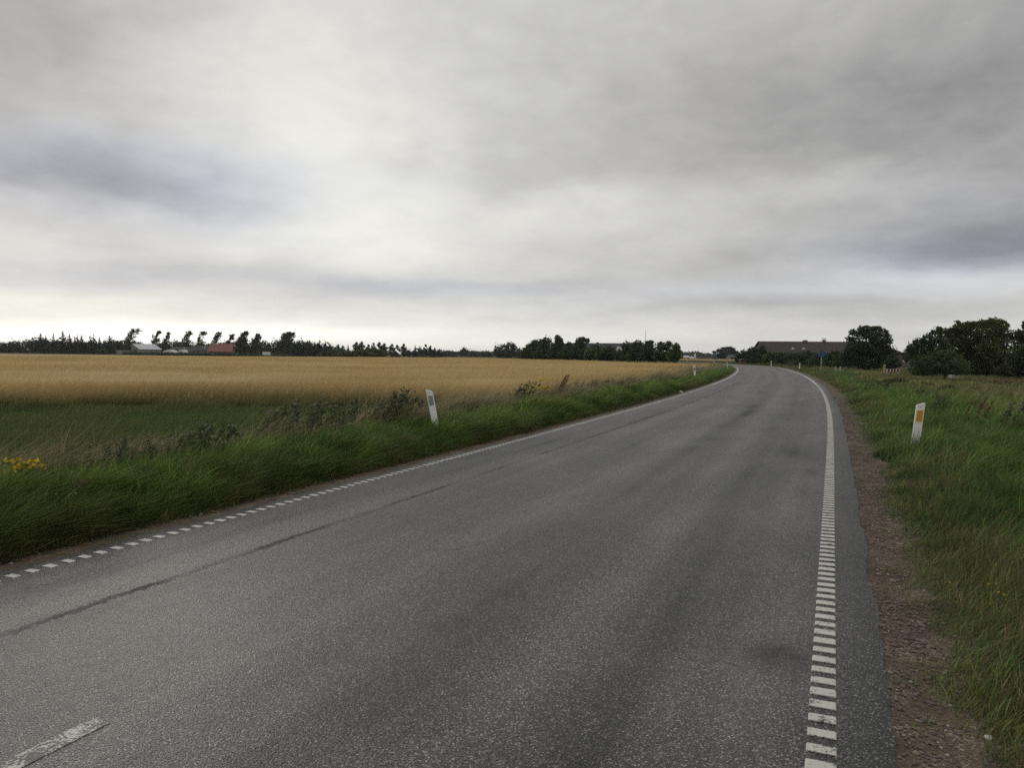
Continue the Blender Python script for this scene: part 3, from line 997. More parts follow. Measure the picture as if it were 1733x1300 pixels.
def conifer_parts(H, Rb, size, cover=1.0):
    """a spruce: whorls of drooping boughs round a stem"""
    P, Dr = [], []
    nl = max(9, int(H / .38))
    for i in range(nl):
        t = i / nl
        z = H * (.10 + .88 * t)
        r = Rb * (1 - t) ** .85 * rng.uniform(.7, 1.15)
        nb = max(4, int(10 * (1 - t) + 3))
        for j in range(nb):
            a = rng.uniform(0, 6.28)
            L = r * rng.uniform(.6, 1.15)
            if rng.random() < .22: continue
            k = max(2, int(L / size * 3.6 * cover))
            q = np.linspace(.15, 1, k)
            P.append(np.stack([np.cos(a) * L * q, np.sin(a) * L * q, z - .28 * L * q + .10 * L * q * q + rng.normal(0, .05, k)], 1))
            Dr.append(np.tile([np.cos(a), np.sin(a), -.2], (k, 1)))
    k = 6
    P.append(np.stack([rng.normal(0, .04, k), rng.normal(0, .04, k), H * np.linspace(.9, 1.02, k)], 1)); Dr.append(np.tile([0, 0, 1.], (k, 1)))
    P, Dr = np.concatenate(P), np.concatenate(Dr)
    n = len(P)
    a = Dr + rng.normal(0, .35, (n, 3)); a /= np.linalg.norm(a, axis=1, keepdims=True)
    b = np.cross(a, rng.normal(size=(n, 3))); b /= np.linalg.norm(b, axis=1, keepdims=True)
    s = (size * (.6 + .7 * rng.random(n)))[:, None]
    V = np.stack([P - a * s, P + b * s * .4, P + a * s, P - b * s * .4], 1).reshape(-1, 3)
    c = np.repeat(jit((.028, .042, .026), n, .3), 4, 0)
    mb = MB().tube([(0, 0, -.2), (0, 0, H * .5), (0, 0, H * .98)], [.13, .08, .02], 6)
    return (V, np.full(n, 4), np.arange(4 * n), c), mb

ORD = ['first', 'second', 'third', 'fourth', 'fifth', 'sixth', 'seventh', 'eighth', 'ninth', 'tenth', 'eleventh', 'twelfth', 'thirteenth',
       'fourteenth', 'fifteenth', 'sixteenth', 'seventeenth', 'eighteenth', 'nineteenth', 'twentieth', 'twenty-first', 'twenty-second', 'twenty-third', 'twenty-fourth']

def spruces(rows, d, group, lab, cat='spruce', name='spruce_tree', size=.34, spread=.34, mixed=False):
    protos = []
    for v in range(4):
        (V, cn, I, K), mb = conifer_parts(6.0, 6.0 * spread * rng.uniform(.8, 1.1), size)
        cr = mesh_np('crown', V, cn, I, M_LEAF, K); tr = mb.build('trunk', M_BARK)
        protos.append((cr, tr))
    used = [False] * 4
    for i, (px, py) in enumerate(rows):
        if mixed and rng.random() < .62:
            q = rng.uniform(.8, 1.25)
            px_tree(name, lab % ORD[i], cat, group, d + rng.uniform(-5, 5), [(px, py + 3, 2.2 * q, 3), (px - 2.2 * q, py + 6.5, 3 * q, 2.4), (px + 2.4 * q, py + 8.5, 3.2 * q, 2.6), (px - q, py + 12, 4.6 * q, 4), (px + q, py + 17, 5 * q, 5)],
                    .22, (.040, .056, .032), cover=1.5, gap=.36, trunk_r=.09, wind=.5)
            continue
        dd = d + rng.uniform(-5, 5)
        x, z = at(px + rng.uniform(-1.5, 1.5), dd, py + rng.uniform(-1.2, 1.8)); g = tz(x, dd)
        root = empty(name, (x, dd, g), rng.uniform(0, 6.28))
        k = (z - g) / 6.0
        ws = k * rng.uniform(.75, 1.45)
        root.scale = (ws, ws, k)
        tag(root, lab % ORD[i], cat, group)
        v = int(rng.integers(0, 4))
        for q in protos[v]:
            c = q if not used[v] else q.copy()
            if used[v]: C.objects.link(c)
            c.parent = root
        used[v] = True
    for v in range(4):
        if not used[v]:
            for q in protos[v]: bpy.data.objects.remove(q)

def build_far_left():
    # ---- one dense windbreak behind everything, then the trees one can pick out
    blobs = []
    prof = [(-90, 578), (0, 580), (16, 581), (34, 577), (52, 575), (70, 573), (95, 577), (130, 580), (170, 580), (195, 576), (215, 575), (240, 583), (270, 580),
            (300, 579), (320, 581), (345, 583), (370, 581), (400, 576), (420, 577), (445, 579), (470, 577), (500, 579), (540, 580), (556, 584)]
    x = -110.0
    while x < 562:
        py = np.interp(x, [p[0] for p in prof], [p[1] for p in prof]) + rng.uniform(-1.5, 3)
        d = rng.uniform(305, 322)
        wx, zt = at(x, d, py)
        g = float(terrain(wx, d)); h = max(zt - g, 1.5)
        r = rng.uniform(1.6, 2.6)
        blobs.append((wx, d, g + h * .55, r, 2.2, h * .5)); blobs.append((wx + 1, d - 1.5, g + h * .3, r * 1.2, 2.0, h * .36))
        x += rng.uniform(6, 10)
    P, tone = crown_points(blobs, 1.15, .42, .30, 77)
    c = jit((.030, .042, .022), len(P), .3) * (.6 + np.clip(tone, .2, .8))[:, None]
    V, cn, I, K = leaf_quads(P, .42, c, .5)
    tag(mesh_np('windbreak_wood', V, cn, I, M_LEAF, K), 'dark far wood forming one mass behind the barley at left', 'wood', kind='stuff')

    spruces([(70, 565), (78, 567), (92, 565), (108, 563), (117, 567), (128, 569), (133, 568), (140, 568), (152, 567), (160, 568), (168, 571), (187, 567)],
            300, 'spruces in the far left wood', '%s thin dark spruce from the left in the far wood left of the grey barn')
    spruces([(498, 579), (507, 578), (515, 578), (524, 578), (533, 578), (541, 577), (550, 579), (557, 582)], 262, 'spruces in the even plantation',
            '%s spruce from the left in the dark even-topped plantation right of the tall dense tree', spread=.36)
    spruces([(572, 583), (580, 585), (590, 584), (603, 579), (612, 578), (624, 583), (632, 580), (642, 579), (650, 581), (663, 582), (672, 584), (683, 582), (691, 583),
             (702, 583), (711, 585), (720, 583), (728, 585), (736, 588), (743, 591)], 240, 'pines in the row beyond the barley',
            '%s pine from the left in the loose row beyond the middle of the barley', cat='pine', name='pine_tree', spread=.58, size=.36, mixed=True)

    wt = [(219, 556, 12, 'tall loose windswept tree at the left of the grey-roofed barn', 300), (261, 559, 10, 'windswept tree rising behind the right end of the grey-roofed barn', 304),
          (280, 561, 8, 'slim windswept tree just right of the grey-roofed barn', 303), (313, 560, 10, 'windswept tree with a dense leaning crown above the low grey roofs', 305),
          (337, 560, 10, 'open windswept tree left of the red tiled roof', 306), (363, 561, 9, 'windswept tree directly above the left end of the red roof', 306),
          (388, 564, 7, 'small windswept tree behind the right end of the red roof', 304), (407, 561, 11, 'full windswept tree standing just right of the red roof', 300),
          (430, 565, 9, 'second windswept tree right of the red roof', 298), (480, 562, 14, 'tall dense bushy tree alone right of the farm', 292)]
    for px, py, hw, lab, d in wt:
        dense = hw > 12 or px > 400; hw0 = hw
        h = 594 - py
        # boughs fanned up and to the right, each ending in a tuft
        hw = hw * rng.uniform(1.0, 1.25)
        m = d / FPX
        x0 = at(px - .35 * hw, d); g = float(terrain(x0, d))
        Ht = EYE + (HORIZON + ROLL * (px - 866) - py) * m - g
        root = empty('windswept_tree', (x0, d, g)); tag(root, lab, 'tree', 'windswept trees by the far farm')
        tb = MB(); P = []
        top = Vector((1.0 * hw * m, 0, Ht * .90)); foot = Vector((0, 0, -.2)); mid = Vector((.15 * hw * m, 0, Ht * .46))
        tb.tube([foot, mid, top], [.20, .14, .04], 6)
        nb = 40 if not dense else 80
        for i in range(nb):
            t = 1 - (.70 if not dense else .92) * rng.random() ** 1.2
            p0 = foot.lerp(mid, t * 2) if t < .5 else mid.lerp(top, t * 2 - 1)
            ang = R(rng.uniform(-22, 84)); sw = rng.normal(0, .55)
            ln = hw * m * rng.uniform(.5, 1.25) * (1.25 - .6 * t) * (1 if ang > 0 else .75)
            e1 = p0 + Vector((math.sin(ang) * ln, sw * ln, math.cos(ang) * ln * 1.05))
            e1.z = min(e1.z, Ht * rng.uniform(.93, 1.0))
            if i < 16: tb.tube([p0, p0.lerp(e1, .5) + Vector((-.1, 0, .05)), e1], [.05, .035, .015], 4)
            k = int(34 * ln / 1.5) + 8
            q = (.25 + .75 * rng.random(k) ** .7)[:, None]
            P.append(np.array(p0) * (1 - q) + np.array(e1) * q + rng.normal(0, .20, (k, 3)))
        P = np.concatenate(P); P[:, 2] = np.maximum(P[:, 2], 0)
        c = jit((.062, .070, .036) if not dense else (.050, .062, .032), len(P), .35)
        V, cn, I, K = leaf_quads(P, .21 if not dense else .27, c, 1.2)
        mesh_np('crown', V, cn, I, M_LEAF, K, parent=root); tb.build('trunk', M_BARK, root, smooth=True)
    # low hedge between the barley and the farm
    px = 212.0; bl = []
    while px < 484:
        x, z = at(px, 281, 596.3 + .008 * (px - 212) + rng.uniform(-.5, .5)); g = float(terrain(x, 281)); hh = z - g
        bl.append((x - at(345, 281), rng.uniform(-.3, .3), g - float(terrain(at(345, 281), 281)) + hh * .5, .95, .8, hh * .5)); px += 5
    tree('low_hedge', 'long low dark hedge between the barley and the far farm', 'hedge', None, (at(345, 281), 281, float(terrain(at(345, 281), 281))), bl, .26, DK2, cover=1.5, gap=.2, trunk=False)
    # bushes
    for px, py, hw, d, lab, col in [(568, 592, 28, 205, 'low rounded green bush left of the pair beyond the barley', DK2), (600, 594, 26, 206, 'low dark bush between two rounded bushes beyond the barley', DK),
                               (628, 590, 28, 200, 'rounded mid green bush at the far rim of the barley', DK2), (172, 589, 10, 285, 'small olive bush at the field edge left of the barn', OLV)]:
        px_tree('round_bush', lab, 'bush', 'bushes at the far rim of the barley', d, [(px, py + 7, hw * .7, 7), (px - hw * .45, py + 9, hw * .5, 6), (px + hw * .5, py + 9, hw * .5, 6)], .26, col, trunk=True, trunk_r=.06, gap=.28, cover=1.6)
    # far trees right of the pines
    for px, py, hw, d, lab in [(760, 594, 14, 420, 'low grey green far trees right of the pine row'), (786, 591, 9, 430, 'far tree with a pointed top amid low far trees'),
                               (806, 594, 14, 420, 'low far trees beside the pointed one'), (823, 595, 10, 400, 'dark low far bush left of the grey copse')]:
        px_tree('far_tree', lab, 'tree', 'distant trees beyond the barley', d, [(px, py + 6, hw, 6), (px - hw * .5, py + 8, hw * .6, 5), (px + hw * .5, py + 8, hw * .6, 5)] + ([(px - 1, py + 2, 3, 5)] if px == 786 else []), .45, (.036, .05, .03), cover=1.3, gap=.3, trunk_r=.1)
    px_tree('far_copse', 'greyish flat-topped copse left of the dark shelterbelt', 'trees', None, 250,
            [(842, 594, 7, 9), (853, 592, 8, 10), (863, 590, 8, 11), (870, 594, 6, 10), (857, 599, 18, 7)], .30, (.034, .046, .027), cover=1.4, gap=.3, trunk_r=.12)
    px_tree('far_bush', 'small bush wedged between the grey copse and the dark shelterbelt', 'bush', None, 200, [(878, 596, 5, 7), (880, 601, 7, 6)], .22, DK, trunk_r=.06)

def shelterbelt():
    G = 'wind-pruned trees of the middle shelterbelt'
    dd = lambda px: 152 - (px - 880) / 270 * 56
    T = [('leafy tree with a sloping left side at the left end of the shelterbelt', [(889, 597, 9, 8), (899, 589, 10, 9), (906, 583, 9, 8), (894, 603, 12, 8), (910, 600, 12, 10)], DK),
         ('leafy tree with a small crest left of the tallest tip of the shelterbelt', [(918, 582, 8, 9), (926, 580, 7, 9), (920, 595, 12, 13), (930, 600, 12, 11)], DK),
         ('tallest pointed tree of the middle shelterbelt', [(943, 572, 4, 6), (946, 577, 7, 6), (943, 585, 11, 8), (946, 594, 15, 12), (952, 602, 14, 9)], BLG),
         ('low dark tree in the dip right of the tallest tip', [(962, 588, 7, 9), (961, 597, 11, 11), (968, 603, 12, 7)], DK),
         ('windswept tree with a plume leaning right above the roof', [(978, 579, 5, 6), (984, 576, 6, 6), (993, 577, 4, 4), (980, 587, 11, 9), (988, 599, 15, 11), (975, 601, 13, 9)], DK),
         ('low even tree below the long dark roof', [(1008, 590, 10, 6), (1003, 599, 14, 10), (1020, 600, 13, 10)], DK2),
         ('low even tree just left of the pale dormer', [(1030, 592, 9, 6), (1028, 601, 13, 10)], DK),
         ('low tree just right of the pale dormer', [(1058, 587, 6, 8), (1052, 602, 12, 9), (1064, 597, 10, 12)], DK),
         ('rounded tree left of the thin pole', [(1078, 583, 8, 6), (1075, 594, 11, 13), (1084, 602, 12, 9)], DK),
         ('rounded tree directly below the thin pole', [(1098, 582, 8, 6), (1096, 593, 11, 12), (1104, 603, 12, 9)], BLG),
         ('broad dark tree second from the right end of the shelterbelt', [(1121, 586, 10, 7), (1131, 583, 6, 5), (1120, 598, 14, 13)], DK),
         ('olive-tipped tree at the right end of the shelterbelt', [(1143, 591, 8, 9), (1147, 598, 8, 8), (1140, 603, 13, 9)], DK2)]
    for lab, bl, col in T:
        px = sum(b[0] for b in bl) / len(bl)
        yb = 606.5 + (px - 880) / 270 * 5
        bl = bl + ([(px - 8, yb - 7, 13, 7), (px + 8, yb - 7, 13, 7)] if px < 1125 else [])
        px_tree('shelter_tree', lab, 'tree', G, dd(px), bl, .19, col, cover=1.9, gap=.26, wind=.8, trunk_r=.10, depth=1.0)

def right_side():
    # hedge below the long brown roof
    G = 'bushes of the hedge before the long brown roof'
    hp = [(1258, 593, 11, 134, 'greyish feathery bush at the left end of the hedge by the bend', BLG), (1274, 588, 12, 131, 'tall feathery bush beside the left gable of the brown roof', BLG),
          (1288, 585, 8, 129, 'narrow bush touching the left gable of the brown roof', DK), (1305, 596, 13, 124, 'hedge bush below the left corner of the brown roof', DK2),
          (1326, 597, 13, 119, 'hedge bush left of the two pale skylights', DK), (1344, 596, 12, 114, 'hedge bush right below the left skylight', DK2),
          (1364, 595, 13, 108, 'hedge bush below the right skylight', DK), (1386, 598, 14, 102, 'hedge bush directly behind the round blue sign', DK2), (1410, 594, 15, 94, 'hedge bush between the blue sign and the solitary tree', DK)]
    for px, py, hw, d, lab, col in hp:
        d += 9
        base = 624 - (d - 94) * .17
        h = base - py
        px_tree('hedge_bush', lab, 'bush', G, d, [(px, py + h * .25, hw * .75, h * .26), (px - hw * .5, py + h * .45, hw * .7, h * .30), (px + hw * .5, py + h * .42, hw * .7, h * .30), (px, py + h * .72, hw * 1.1, h * .30)],
                .20, col, cover=1.8, gap=.25, wind=.5, trunk_r=.07)
    for px, py, hw, d, lab in [(1304, 614, 15, 124, 'low light green bush behind the second far right post'), (1336, 616, 16, 113, 'low light green bush just left of the nearest far right post'), (1366, 617, 14, 101, 'low light green bush left of the blue sign foot')]:
        px_tree('low_bush', lab, 'bush', 'low light bushes before the hedge', d, [(px, py + 4, hw * .7, 4), (px - hw * .5, py + 5, hw * .5, 3.4), (px + hw * .5, py + 5, hw * .5, 3.4)], .12, (.062, .082, .026), cover=1.6, gap=.26, trunk_r=.03)
    # solitary tree
    px_tree('solitary_tree', 'dark spreading tree with layered boughs before the right end of the brown roof', 'tree', None, 74,
            [(1446, 563, 12, 6), (1464, 557, 13, 5), (1480, 556, 9, 4), (1494, 564, 10, 7), (1503, 572, 7, 6), (1440, 574, 11, 6), (1468, 568, 16, 7), (1484, 578, 18, 8), (1450, 586, 20, 10),
             (1478, 594, 26, 14), (1443, 602, 20, 14), (1500, 600, 15, 16), (1470, 612, 34, 12)], .125, (.038, .054, .027), cover=1.5, gap=.34, wind=.3, trunk_r=.16, foot=1472, depth=.9)
    px_tree('dark_shrub', 'dark shrub at the left foot of the solitary tree', 'bush', None, 80, [(1428, 606, 10, 10), (1422, 614, 12, 8), (1436, 613, 12, 9)], .14, DK, cover=1.4, trunk_r=.05)
    px_tree('dark_shrub', 'dark shrub filling the gap right of the solitary tree', 'bush', None, 72, [(1514, 606, 12, 11), (1524, 612, 12, 10), (1508, 616, 14, 9), (1532, 606, 9, 10)], .14, DK, cover=1.4, trunk_r=.05)
    # big group
    G = 'trees of the big group at right'
    px_tree('leafy_tree', 'dark bluish tree stepping up at the left of the big right group', 'tree', G, 57,
            [(1541, 590, 9, 8), (1554, 581, 10, 9), (1568, 576, 11, 10), (1582, 568, 10, 10), (1588, 559, 5, 6), (1560, 600, 22, 16), (1585, 592, 20, 20), (1565, 622, 30, 15)], .105, (.040, .064, .030), cover=1.9, gap=.27, wind=.4, trunk_r=.13)
    px_tree('leafy_tree', 'tallest broad brownish green tree of the big right group', 'tree', G, 60,
            [(1604, 566, 14, 12), (1620, 557, 15, 9), (1640, 551, 13, 7), (1618, 546, 4, 3), (1632, 575, 24, 16), (1606, 590, 22, 22), (1645, 598, 26, 24), (1625, 622, 34, 16)], .105, (.062, .066, .026), cover=1.9, gap=.27, wind=.7, trunk_r=.17)
    px_tree('leafy_tree', 'olive crowned tree with a flat top right of the tallest tree', 'tree', G, 58,
            [(1662, 548, 12, 7), (1680, 545, 12, 6), (1694, 552, 10, 8), (1672, 562, 22, 13), (1698, 566, 10, 11), (1680, 590, 28, 24), (1682, 620, 32, 18)], .105, (.068, .082, .027), cover=1.9, gap=.27, wind=.7, trunk_r=.16)
    px_tree('leafy_tree', 'tree with a hooked tip cut by the right frame edge', 'tree', G, 52,
            [(1712, 570, 8, 9), (1724, 566, 7, 8), (1729, 550, 4, 6), (1740, 556, 8, 10), (1735, 584, 18, 18), (1720, 605, 20, 20), (1755, 575, 22, 26), (1750, 615, 30, 22), (1718, 627, 24, 12)], .10, (.052, .068, .028), cover=1.9, gap=.28, wind=.4, trunk_r=.14)
    px_tree('leafy_tree', 'outermost right tree mostly outside the frame', 'tree', G, 50,
            [(1800, 570, 34, 26), (1830, 590, 30, 30), (1790, 615, 40, 24)], .12, (.036, .048, .020), cover=1.4, gap=.3, trunk_r=.14)
    px_tree('leafy_bush', 'lighter green rounded bush before the big right group', 'bush', None, 47,
            [(1580, 605, 16, 11), (1600, 601, 16, 9), (1618, 610, 13, 11), (1560, 614, 16, 11), (1596, 620, 30, 14), (1632, 622, 11, 11), (1560, 628, 18, 8)], .085, (.052, .074, .029), cover=1.4, gap=.33, wind=.3, trunk_r=.07)
    # rough shrubs in the meadow before them
    for px, py, hw, d, lab in [(1512, 640, 26, 40, 'low dark shrub below the red and white board'), (1562, 646, 16, 36, 'small shrub right of the low dark shrub'), (1605, 652, 14, 30, 'pale-tipped wild shrub behind the nearest right post'), (1690, 646, 40, 42, 'rusty low scrub before the right trees')]:
        px_tree('wild_shrub', lab, 'shrub', 'wild shrubs in the right meadow', d, [(px, py + 6, hw * .8, 6), (px - hw * .5, py + 8, hw * .5, 5), (px + hw * .5, py + 8, hw * .5, 5)], .055, (.05, .068, .024) if px < 1650 else (.075, .055, .028), cover=.9, gap=.42, wind=.8, trunk_r=.02)
    # beyond the bend
    px_tree('umbrella_tree', 'far umbrella-shaped tree with see-through rim beyond the bend', 'tree', None, 262,
            [(1209, 596, 4.5, 2.2), (1216, 593, 5, 2.2), (1224, 590.5, 6, 2.6), (1233, 589.5, 6.5, 2.8), (1240, 592, 4.5, 3), (1246, 597, 4, 3), (1228, 596, 12, 3.5), (1238, 597, 8, 4)], .24, (.032, .038, .026), cover=1.5, gap=.30, foot=1228, trunk_r=.2)
    px_tree('dark_thicket', 'dark thicket under the far umbrella tree', 'bush', None, 255, [(1212, 603, 6, 5), (1222, 602, 8, 6), (1233, 603, 8, 6), (1240, 605, 5, 4)], .28, (.022, .032, .020), cover=1.6, gap=.25, trunk_r=.08)
    # far wooded rise
    blobs = []
    for px in np.arange(1060, 1330, 3.2):
        py = np.interp(px, [1060, 1140, 1150, 1163, 1175, 1185, 1193, 1203, 1215, 1250, 1330], [600, 599, 597.5, 596, 595, 596.5, 598, 598.5, 599.5, 600, 600]) + rng.uniform(-.4, .9)
        d = rng.uniform(760, 800); x, z = at(px, d, py); g = float(terrain(x, d)); h = z - g
        blobs.append((x, d, g + h * .55, 2.6, 3, h * .48)); blobs.append((x, d - 3, g + h * .25, 3, 3, h * .3))
    P, tone = crown_points(blobs, 1.1, .8, .28, 91)
    V, cn, I, K = leaf_quads(P, .8, jit((.034, .040, .030), len(P), .25), .2)
    tag(mesh_np('far_wood', V, cn, I, M_LEAF, K), 'hazy far wood on the horizon beyond the bend', 'wood', kind='stuff')
    # horizon trees all the way round the visible plain
    blobs = []
    for px in np.concatenate([np.arange(690, 900, 4.0), np.arange(1330, 2000, 9.0), np.arange(-500, -80, 9.0)]):
        d = rng.uniform(640, 700) if px < 1000 else rng.uniform(300, 340)
        x, z = at(px, d, HORIZON + ROLL * (px - 866) - rng.uniform(3.2, 5.0) * (700 / d) ** .3); g = float(terrain(x, d)); h = z - g
        blobs.append((x, d, g + h * .5, 2.8, 3, h * .5))
    P, tone = crown_points(blobs, 1.1, .8, .28, 92)
    V, cn, I, K = leaf_quads(P, .8, jit((.034, .044, .030), len(P), .25), .2)
    tag(mesh_np('horizon_wood', V, cn, I, M_LEAF, K), 'thin line of far woods along the horizon', 'wood', kind='stuff')

# ------------------------------------------------------------------ buildings
def tile_mat(name, col, rows=3.2):
    m, b, p = new_mat(name)
    tc = b.n('ShaderNodeTexCoord')
    o = tc.outputs['Object']
    wv = b.n('ShaderNodeTexWave', wave_type='BANDS', bands_direction='Z'); b.link(o, wv.inputs['Vector']); wv.inputs['Scale'].default_value = rows
    wv.inputs['Distortion'].default_value = .6
    n = b.noise(o, 1.3, 5, .6)
    c = b.mix(n, tuple(q * .72 for q in col), tuple(q * 1.25 for q in col))
    c = b.mix(b.m('MULTIPLY', wv.outputs['Fac'], .3), c, tuple(q * .5 for q in col))
    b.link(c, p.inputs['Base Color']); p.inputs['Roughness'].default_value = .75
    bp = b.n('ShaderNodeBump'); bp.inputs['Strength'].default_value = .4; bp.inputs['Distance'].default_value = .04
    b.link(wv.outputs['Fac'], bp.inputs['Height']); b.link(bp.outputs[0], p.inputs['Normal'])
    return m

def brick_mat(name, c1, c2, mortar):
    m, b, p = new_mat(name)
    tc = b.n('ShaderNodeTexCoord')
    br = b.n('ShaderNodeTexBrick'); b.link(tc.outputs['Object'], br.inputs['Vector'])
    br.inputs['Color1'].default_value = (*c1, 1); br.inputs['Color2'].default_value = (*c2, 1); br.inputs['Mortar'].default_value = (*mortar, 1)
    br.inputs['Scale'].default_value = 4
    b.link(br.outputs[0], p.inputs['Base Color']); p.inputs['Roughness'].default_value = .85
    return m

def prof_house(name, label, cat, loc, rz, L, pts, wall, roof, th=.12, over=.35, hip=0.0, group=None):
    """ridge along local x; pts = (front eave y,z), (ridge y,z), (back eave y,z)"""
    root = empty(name, loc, rz)
    tag(root, label, cat, group)
    (y0, z0), (y1, z1), (y2, z2) = pts
    a = L / 2
    mb = MB()
    prof = [(y0, -.4), (y2, -.4), (y2, z2), (y1, z1 - .02), (y0, z0)]
    n = 5
    vs = [(-a, p[0], p[1]) for p in prof] + [(a if not (i == 3 and hip) else a - hip, p[0], p[1]) for i, p in enumerate(prof)]
    mb.add(vs, [tuple(range(n)), tuple(range(2 * n - 1, n - 1, -1))] + [(i, n + i, n + (i + 1) % n, (i + 1) % n) for i in range(n)])
    mb.build('wall', wall, root)
    rb = MB()
    def slab(ya, za, yb, zb):
        d = Vector((yb - ya, zb - za)).normalized()
        ya -= d.x * over; za -= d.y * over
        nrm = Vector((-d.y, d.x)) * th
        if nrm.y < 0: nrm = -nrm
        q = [(ya, za + .03), (yb, zb + .03), (yb, zb + .03 + th), (ya + nrm.x, za + .03 + nrm.y)]
        r = a + over
        vs = [(-r, p[0], p[1]) for p in q]
        rr = [r + (hip * .0), r - hip if hip else r, r - hip if hip else r, r]
        vs += [(rr[i], p[0], p[1]) for i, p in enumerate(q)]
        rb.add(vs, [(0, 1, 2, 3), (7, 6, 5, 4)] + [(i, 4 + i, 4 + (i + 1) % 4, (i + 1) % 4) for i in range(4)])
    slab(y0, z0, y1, z1); slab(y2, z2, y1 + .001, z1)
    if hip:
        r = a + over
        za = z0 - over * .6
        rb.add([(r + .02, y0 - over, za), (r + .02, y2 + over, za), (r - hip + .02, y1, z1 + th), (r - .1, y0 - over, za - .1), (r - .1, y2 + over, za - .1), (r - hip - .1, y1, z1 - .1)],
               [(0, 1, 2), (5, 4, 3), (0, 3, 4, 1), (1, 4, 5, 2), (2, 5, 3, 0)])
    ro = rb.build('roof', roof, root)
    return root, ro

def boxpart(name, mat, parent, *b):
    return MB().box(*b).build(name, mat, parent)

def build_buildings():
    white = plain('lime_white', (.62, .61, .58), .7, .3, .08)
    greyw = plain('pale_cladding', (.20, .195, .185), .8, .2, .1)
    metal = plain('grey_sheet_roof', (.50, .51, .54), .45, .4, .08, 2)
    glass = plain('window_glass', (.03, .035, .04), .12, .6, .1)
    slate = tile_mat('slate_roof', (.055, .058, .062)); green = tile_mat('mossy_roof', (.070, .074, .066))
    red = tile_mat('red_tile', (.25, .095, .068)); brown = tile_mat('brown_tile', (.036, .022, .020), 2.2)
    dkroof = tile_mat('dark_tile', (.035, .034, .036)); redwall = brick_mat('red_brick', (.20, .075, .055), (.16, .06, .045), (.22, .2, .18))
    ybrick = brick_mat('brown_brick', (.12, .075, .055), (.10, .06, .045), (.16, .14, .12))
    m3 = 290 / FPX
    # grey-roofed barn (gable towards the road, ridge running away to the right)
    x, _ = at(243, 290, 590); g = float(terrain(x, 290))
    zr_, ze = at(0, 290, 583)[1] - g, at(0, 290, 591.8)[1] - g
    zr_ = EYE + (HORIZON + ROLL * (243 - 866) - 582.8) * m3 - g; ze = EYE + (HORIZON + ROLL * (260 - 866) - 591.7) * m3 - g
    a = R(54)
    r, ro = prof_house('barn', 'pale barn with a bright grey sheet roof at the far left farm', 'barn', (at(247, 290), 290, g), a, 8.2, [(-3.6, ze), (1.6, zr_), (2.6, zr_ - .9)], greyw, metal, over=.25)
    boxpart('door', plain('barn_door', (.09, .085, .08), .8), r, -4.16, -4.09, -1.4, .6, 0, 2.2)
    boxpart('annex', greyw, r, -8.6, -4.2, .6, 5.2, -.3, max(.9, ze - .3))
    # red roofed house
    x0, x1 = at(352, 288), at(392, 288); g = float(terrain((x0 + x1) / 2, 288)); k = 288 / FPX
    zr_ = EYE + (HORIZON + ROLL * (372 - 866) - 582.2) * k - g; ze = EYE + (HORIZON + ROLL * (372 - 866) - 594.6) * k - g
    r, ro = prof_house('farmhouse', 'low brick farmhouse with a steep red tiled roof', 'house', ((x0 + x1) / 2, 290, g), R(7), x1 - x0 - .8, [(-3.2, ze), (0, zr_), (3.2, ze)], redwall, red)
    for q in (-2.6, .4, 2.6):
        f = boxpart('window', white, r, q - .5, q + .5, -3.26, -3.18, .5, 1.1); boxpart('pane', glass, f, q - .42, q + .42, -3.275, -3.262, .56, 1.04)
    boxpart('chimney', redwall, ro, 1.3, 1.8, -.25, .25, zr_ - .1, zr_ + .55)
    # grey roofs between them
    for xa, xb, ty, by, d, mat, lab in [(283, 331, 587.5, 594.5, 300, green, 'long low farm building with a mossy grey roof'), (329, 352, 585.6, 593.5, 296, slate, 'slate-roofed outbuilding touching the red-roofed farmhouse')]:
        k = d / FPX; x0, x1 = at(xa, d), at(xb, d); g = float(terrain((x0 + x1) / 2, d)); mid = (xa + xb) / 2
        zr_ = EYE + (HORIZON + ROLL * (mid - 866) - ty) * k - g; ze = EYE + (HORIZON + ROLL * (mid - 866) - by) * k - g
        r, ro = prof_house('outbuilding', lab, 'outbuilding', ((x0 + x1) / 2, d + 3, g), R(-4), x1 - x0 - .7, [(-3, ze), (0, zr_), (3, ze)], greyw, mat)
        boxpart('skylight', metal, ro, .6, 1.1, -1.7, -1.1, ze + (zr_ - ze) * .52 + .02, ze + (zr_ - ze) * .52 + .5)
        boxpart('door', plain('dark_door', (.05, .05, .05)), r, -1.6, -.4, -3.06, -2.98, 0, 1.5)
    # two low white tunnels
    for xa, xb, lab in [(274, 295, 'longer white plastic tunnel between the barn and the grey roofs'), (301, 312, 'shorter white plastic tunnel left of the red-roofed farmhouse')]:
        d = 283; k = d / FPX; x0, x1 = at(xa, d), at(xb, d); xm = (x0 + x1) / 2; g = float(terrain(xm, d))
        top = EYE + (HORIZON + ROLL * (xa - 866) - 592.0) * k - g
        root = empty('plastic_tunnel', (xm, d, g)); tag(root, lab, 'tunnel', 'white plastic tunnels at the farm')
        hw = (x1 - x0) / 2
        poly = [(hw * math.cos(t), top * math.sin(t) ** .8) for t in np.linspace(0, math.pi, 13)]
        MB().prism(poly, 0, 4).build('cover', white, root)
        boxpart('end_door', greyw, root, -.35, .35, -.04, -.005, 0, top * .7)
    # pale trailer far right of the farm
    d = 275; x, z = at(451, d, 596.0); g = float(terrain(x, d))
    root = empty('trailer', (x, d, g)); tag(root, 'small pale trailer parked before the dark far trees', 'trailer')
    MB().box(-1.25, 1.25, -.7, .7, .45, z - g + .1).build('box_body', white, root, bevel=.05)
    boxpart('side_stripe', plain('green_trim', (.12, .22, .15)), root, -1.2, 1.2, -.715, -.702, .5, .7)
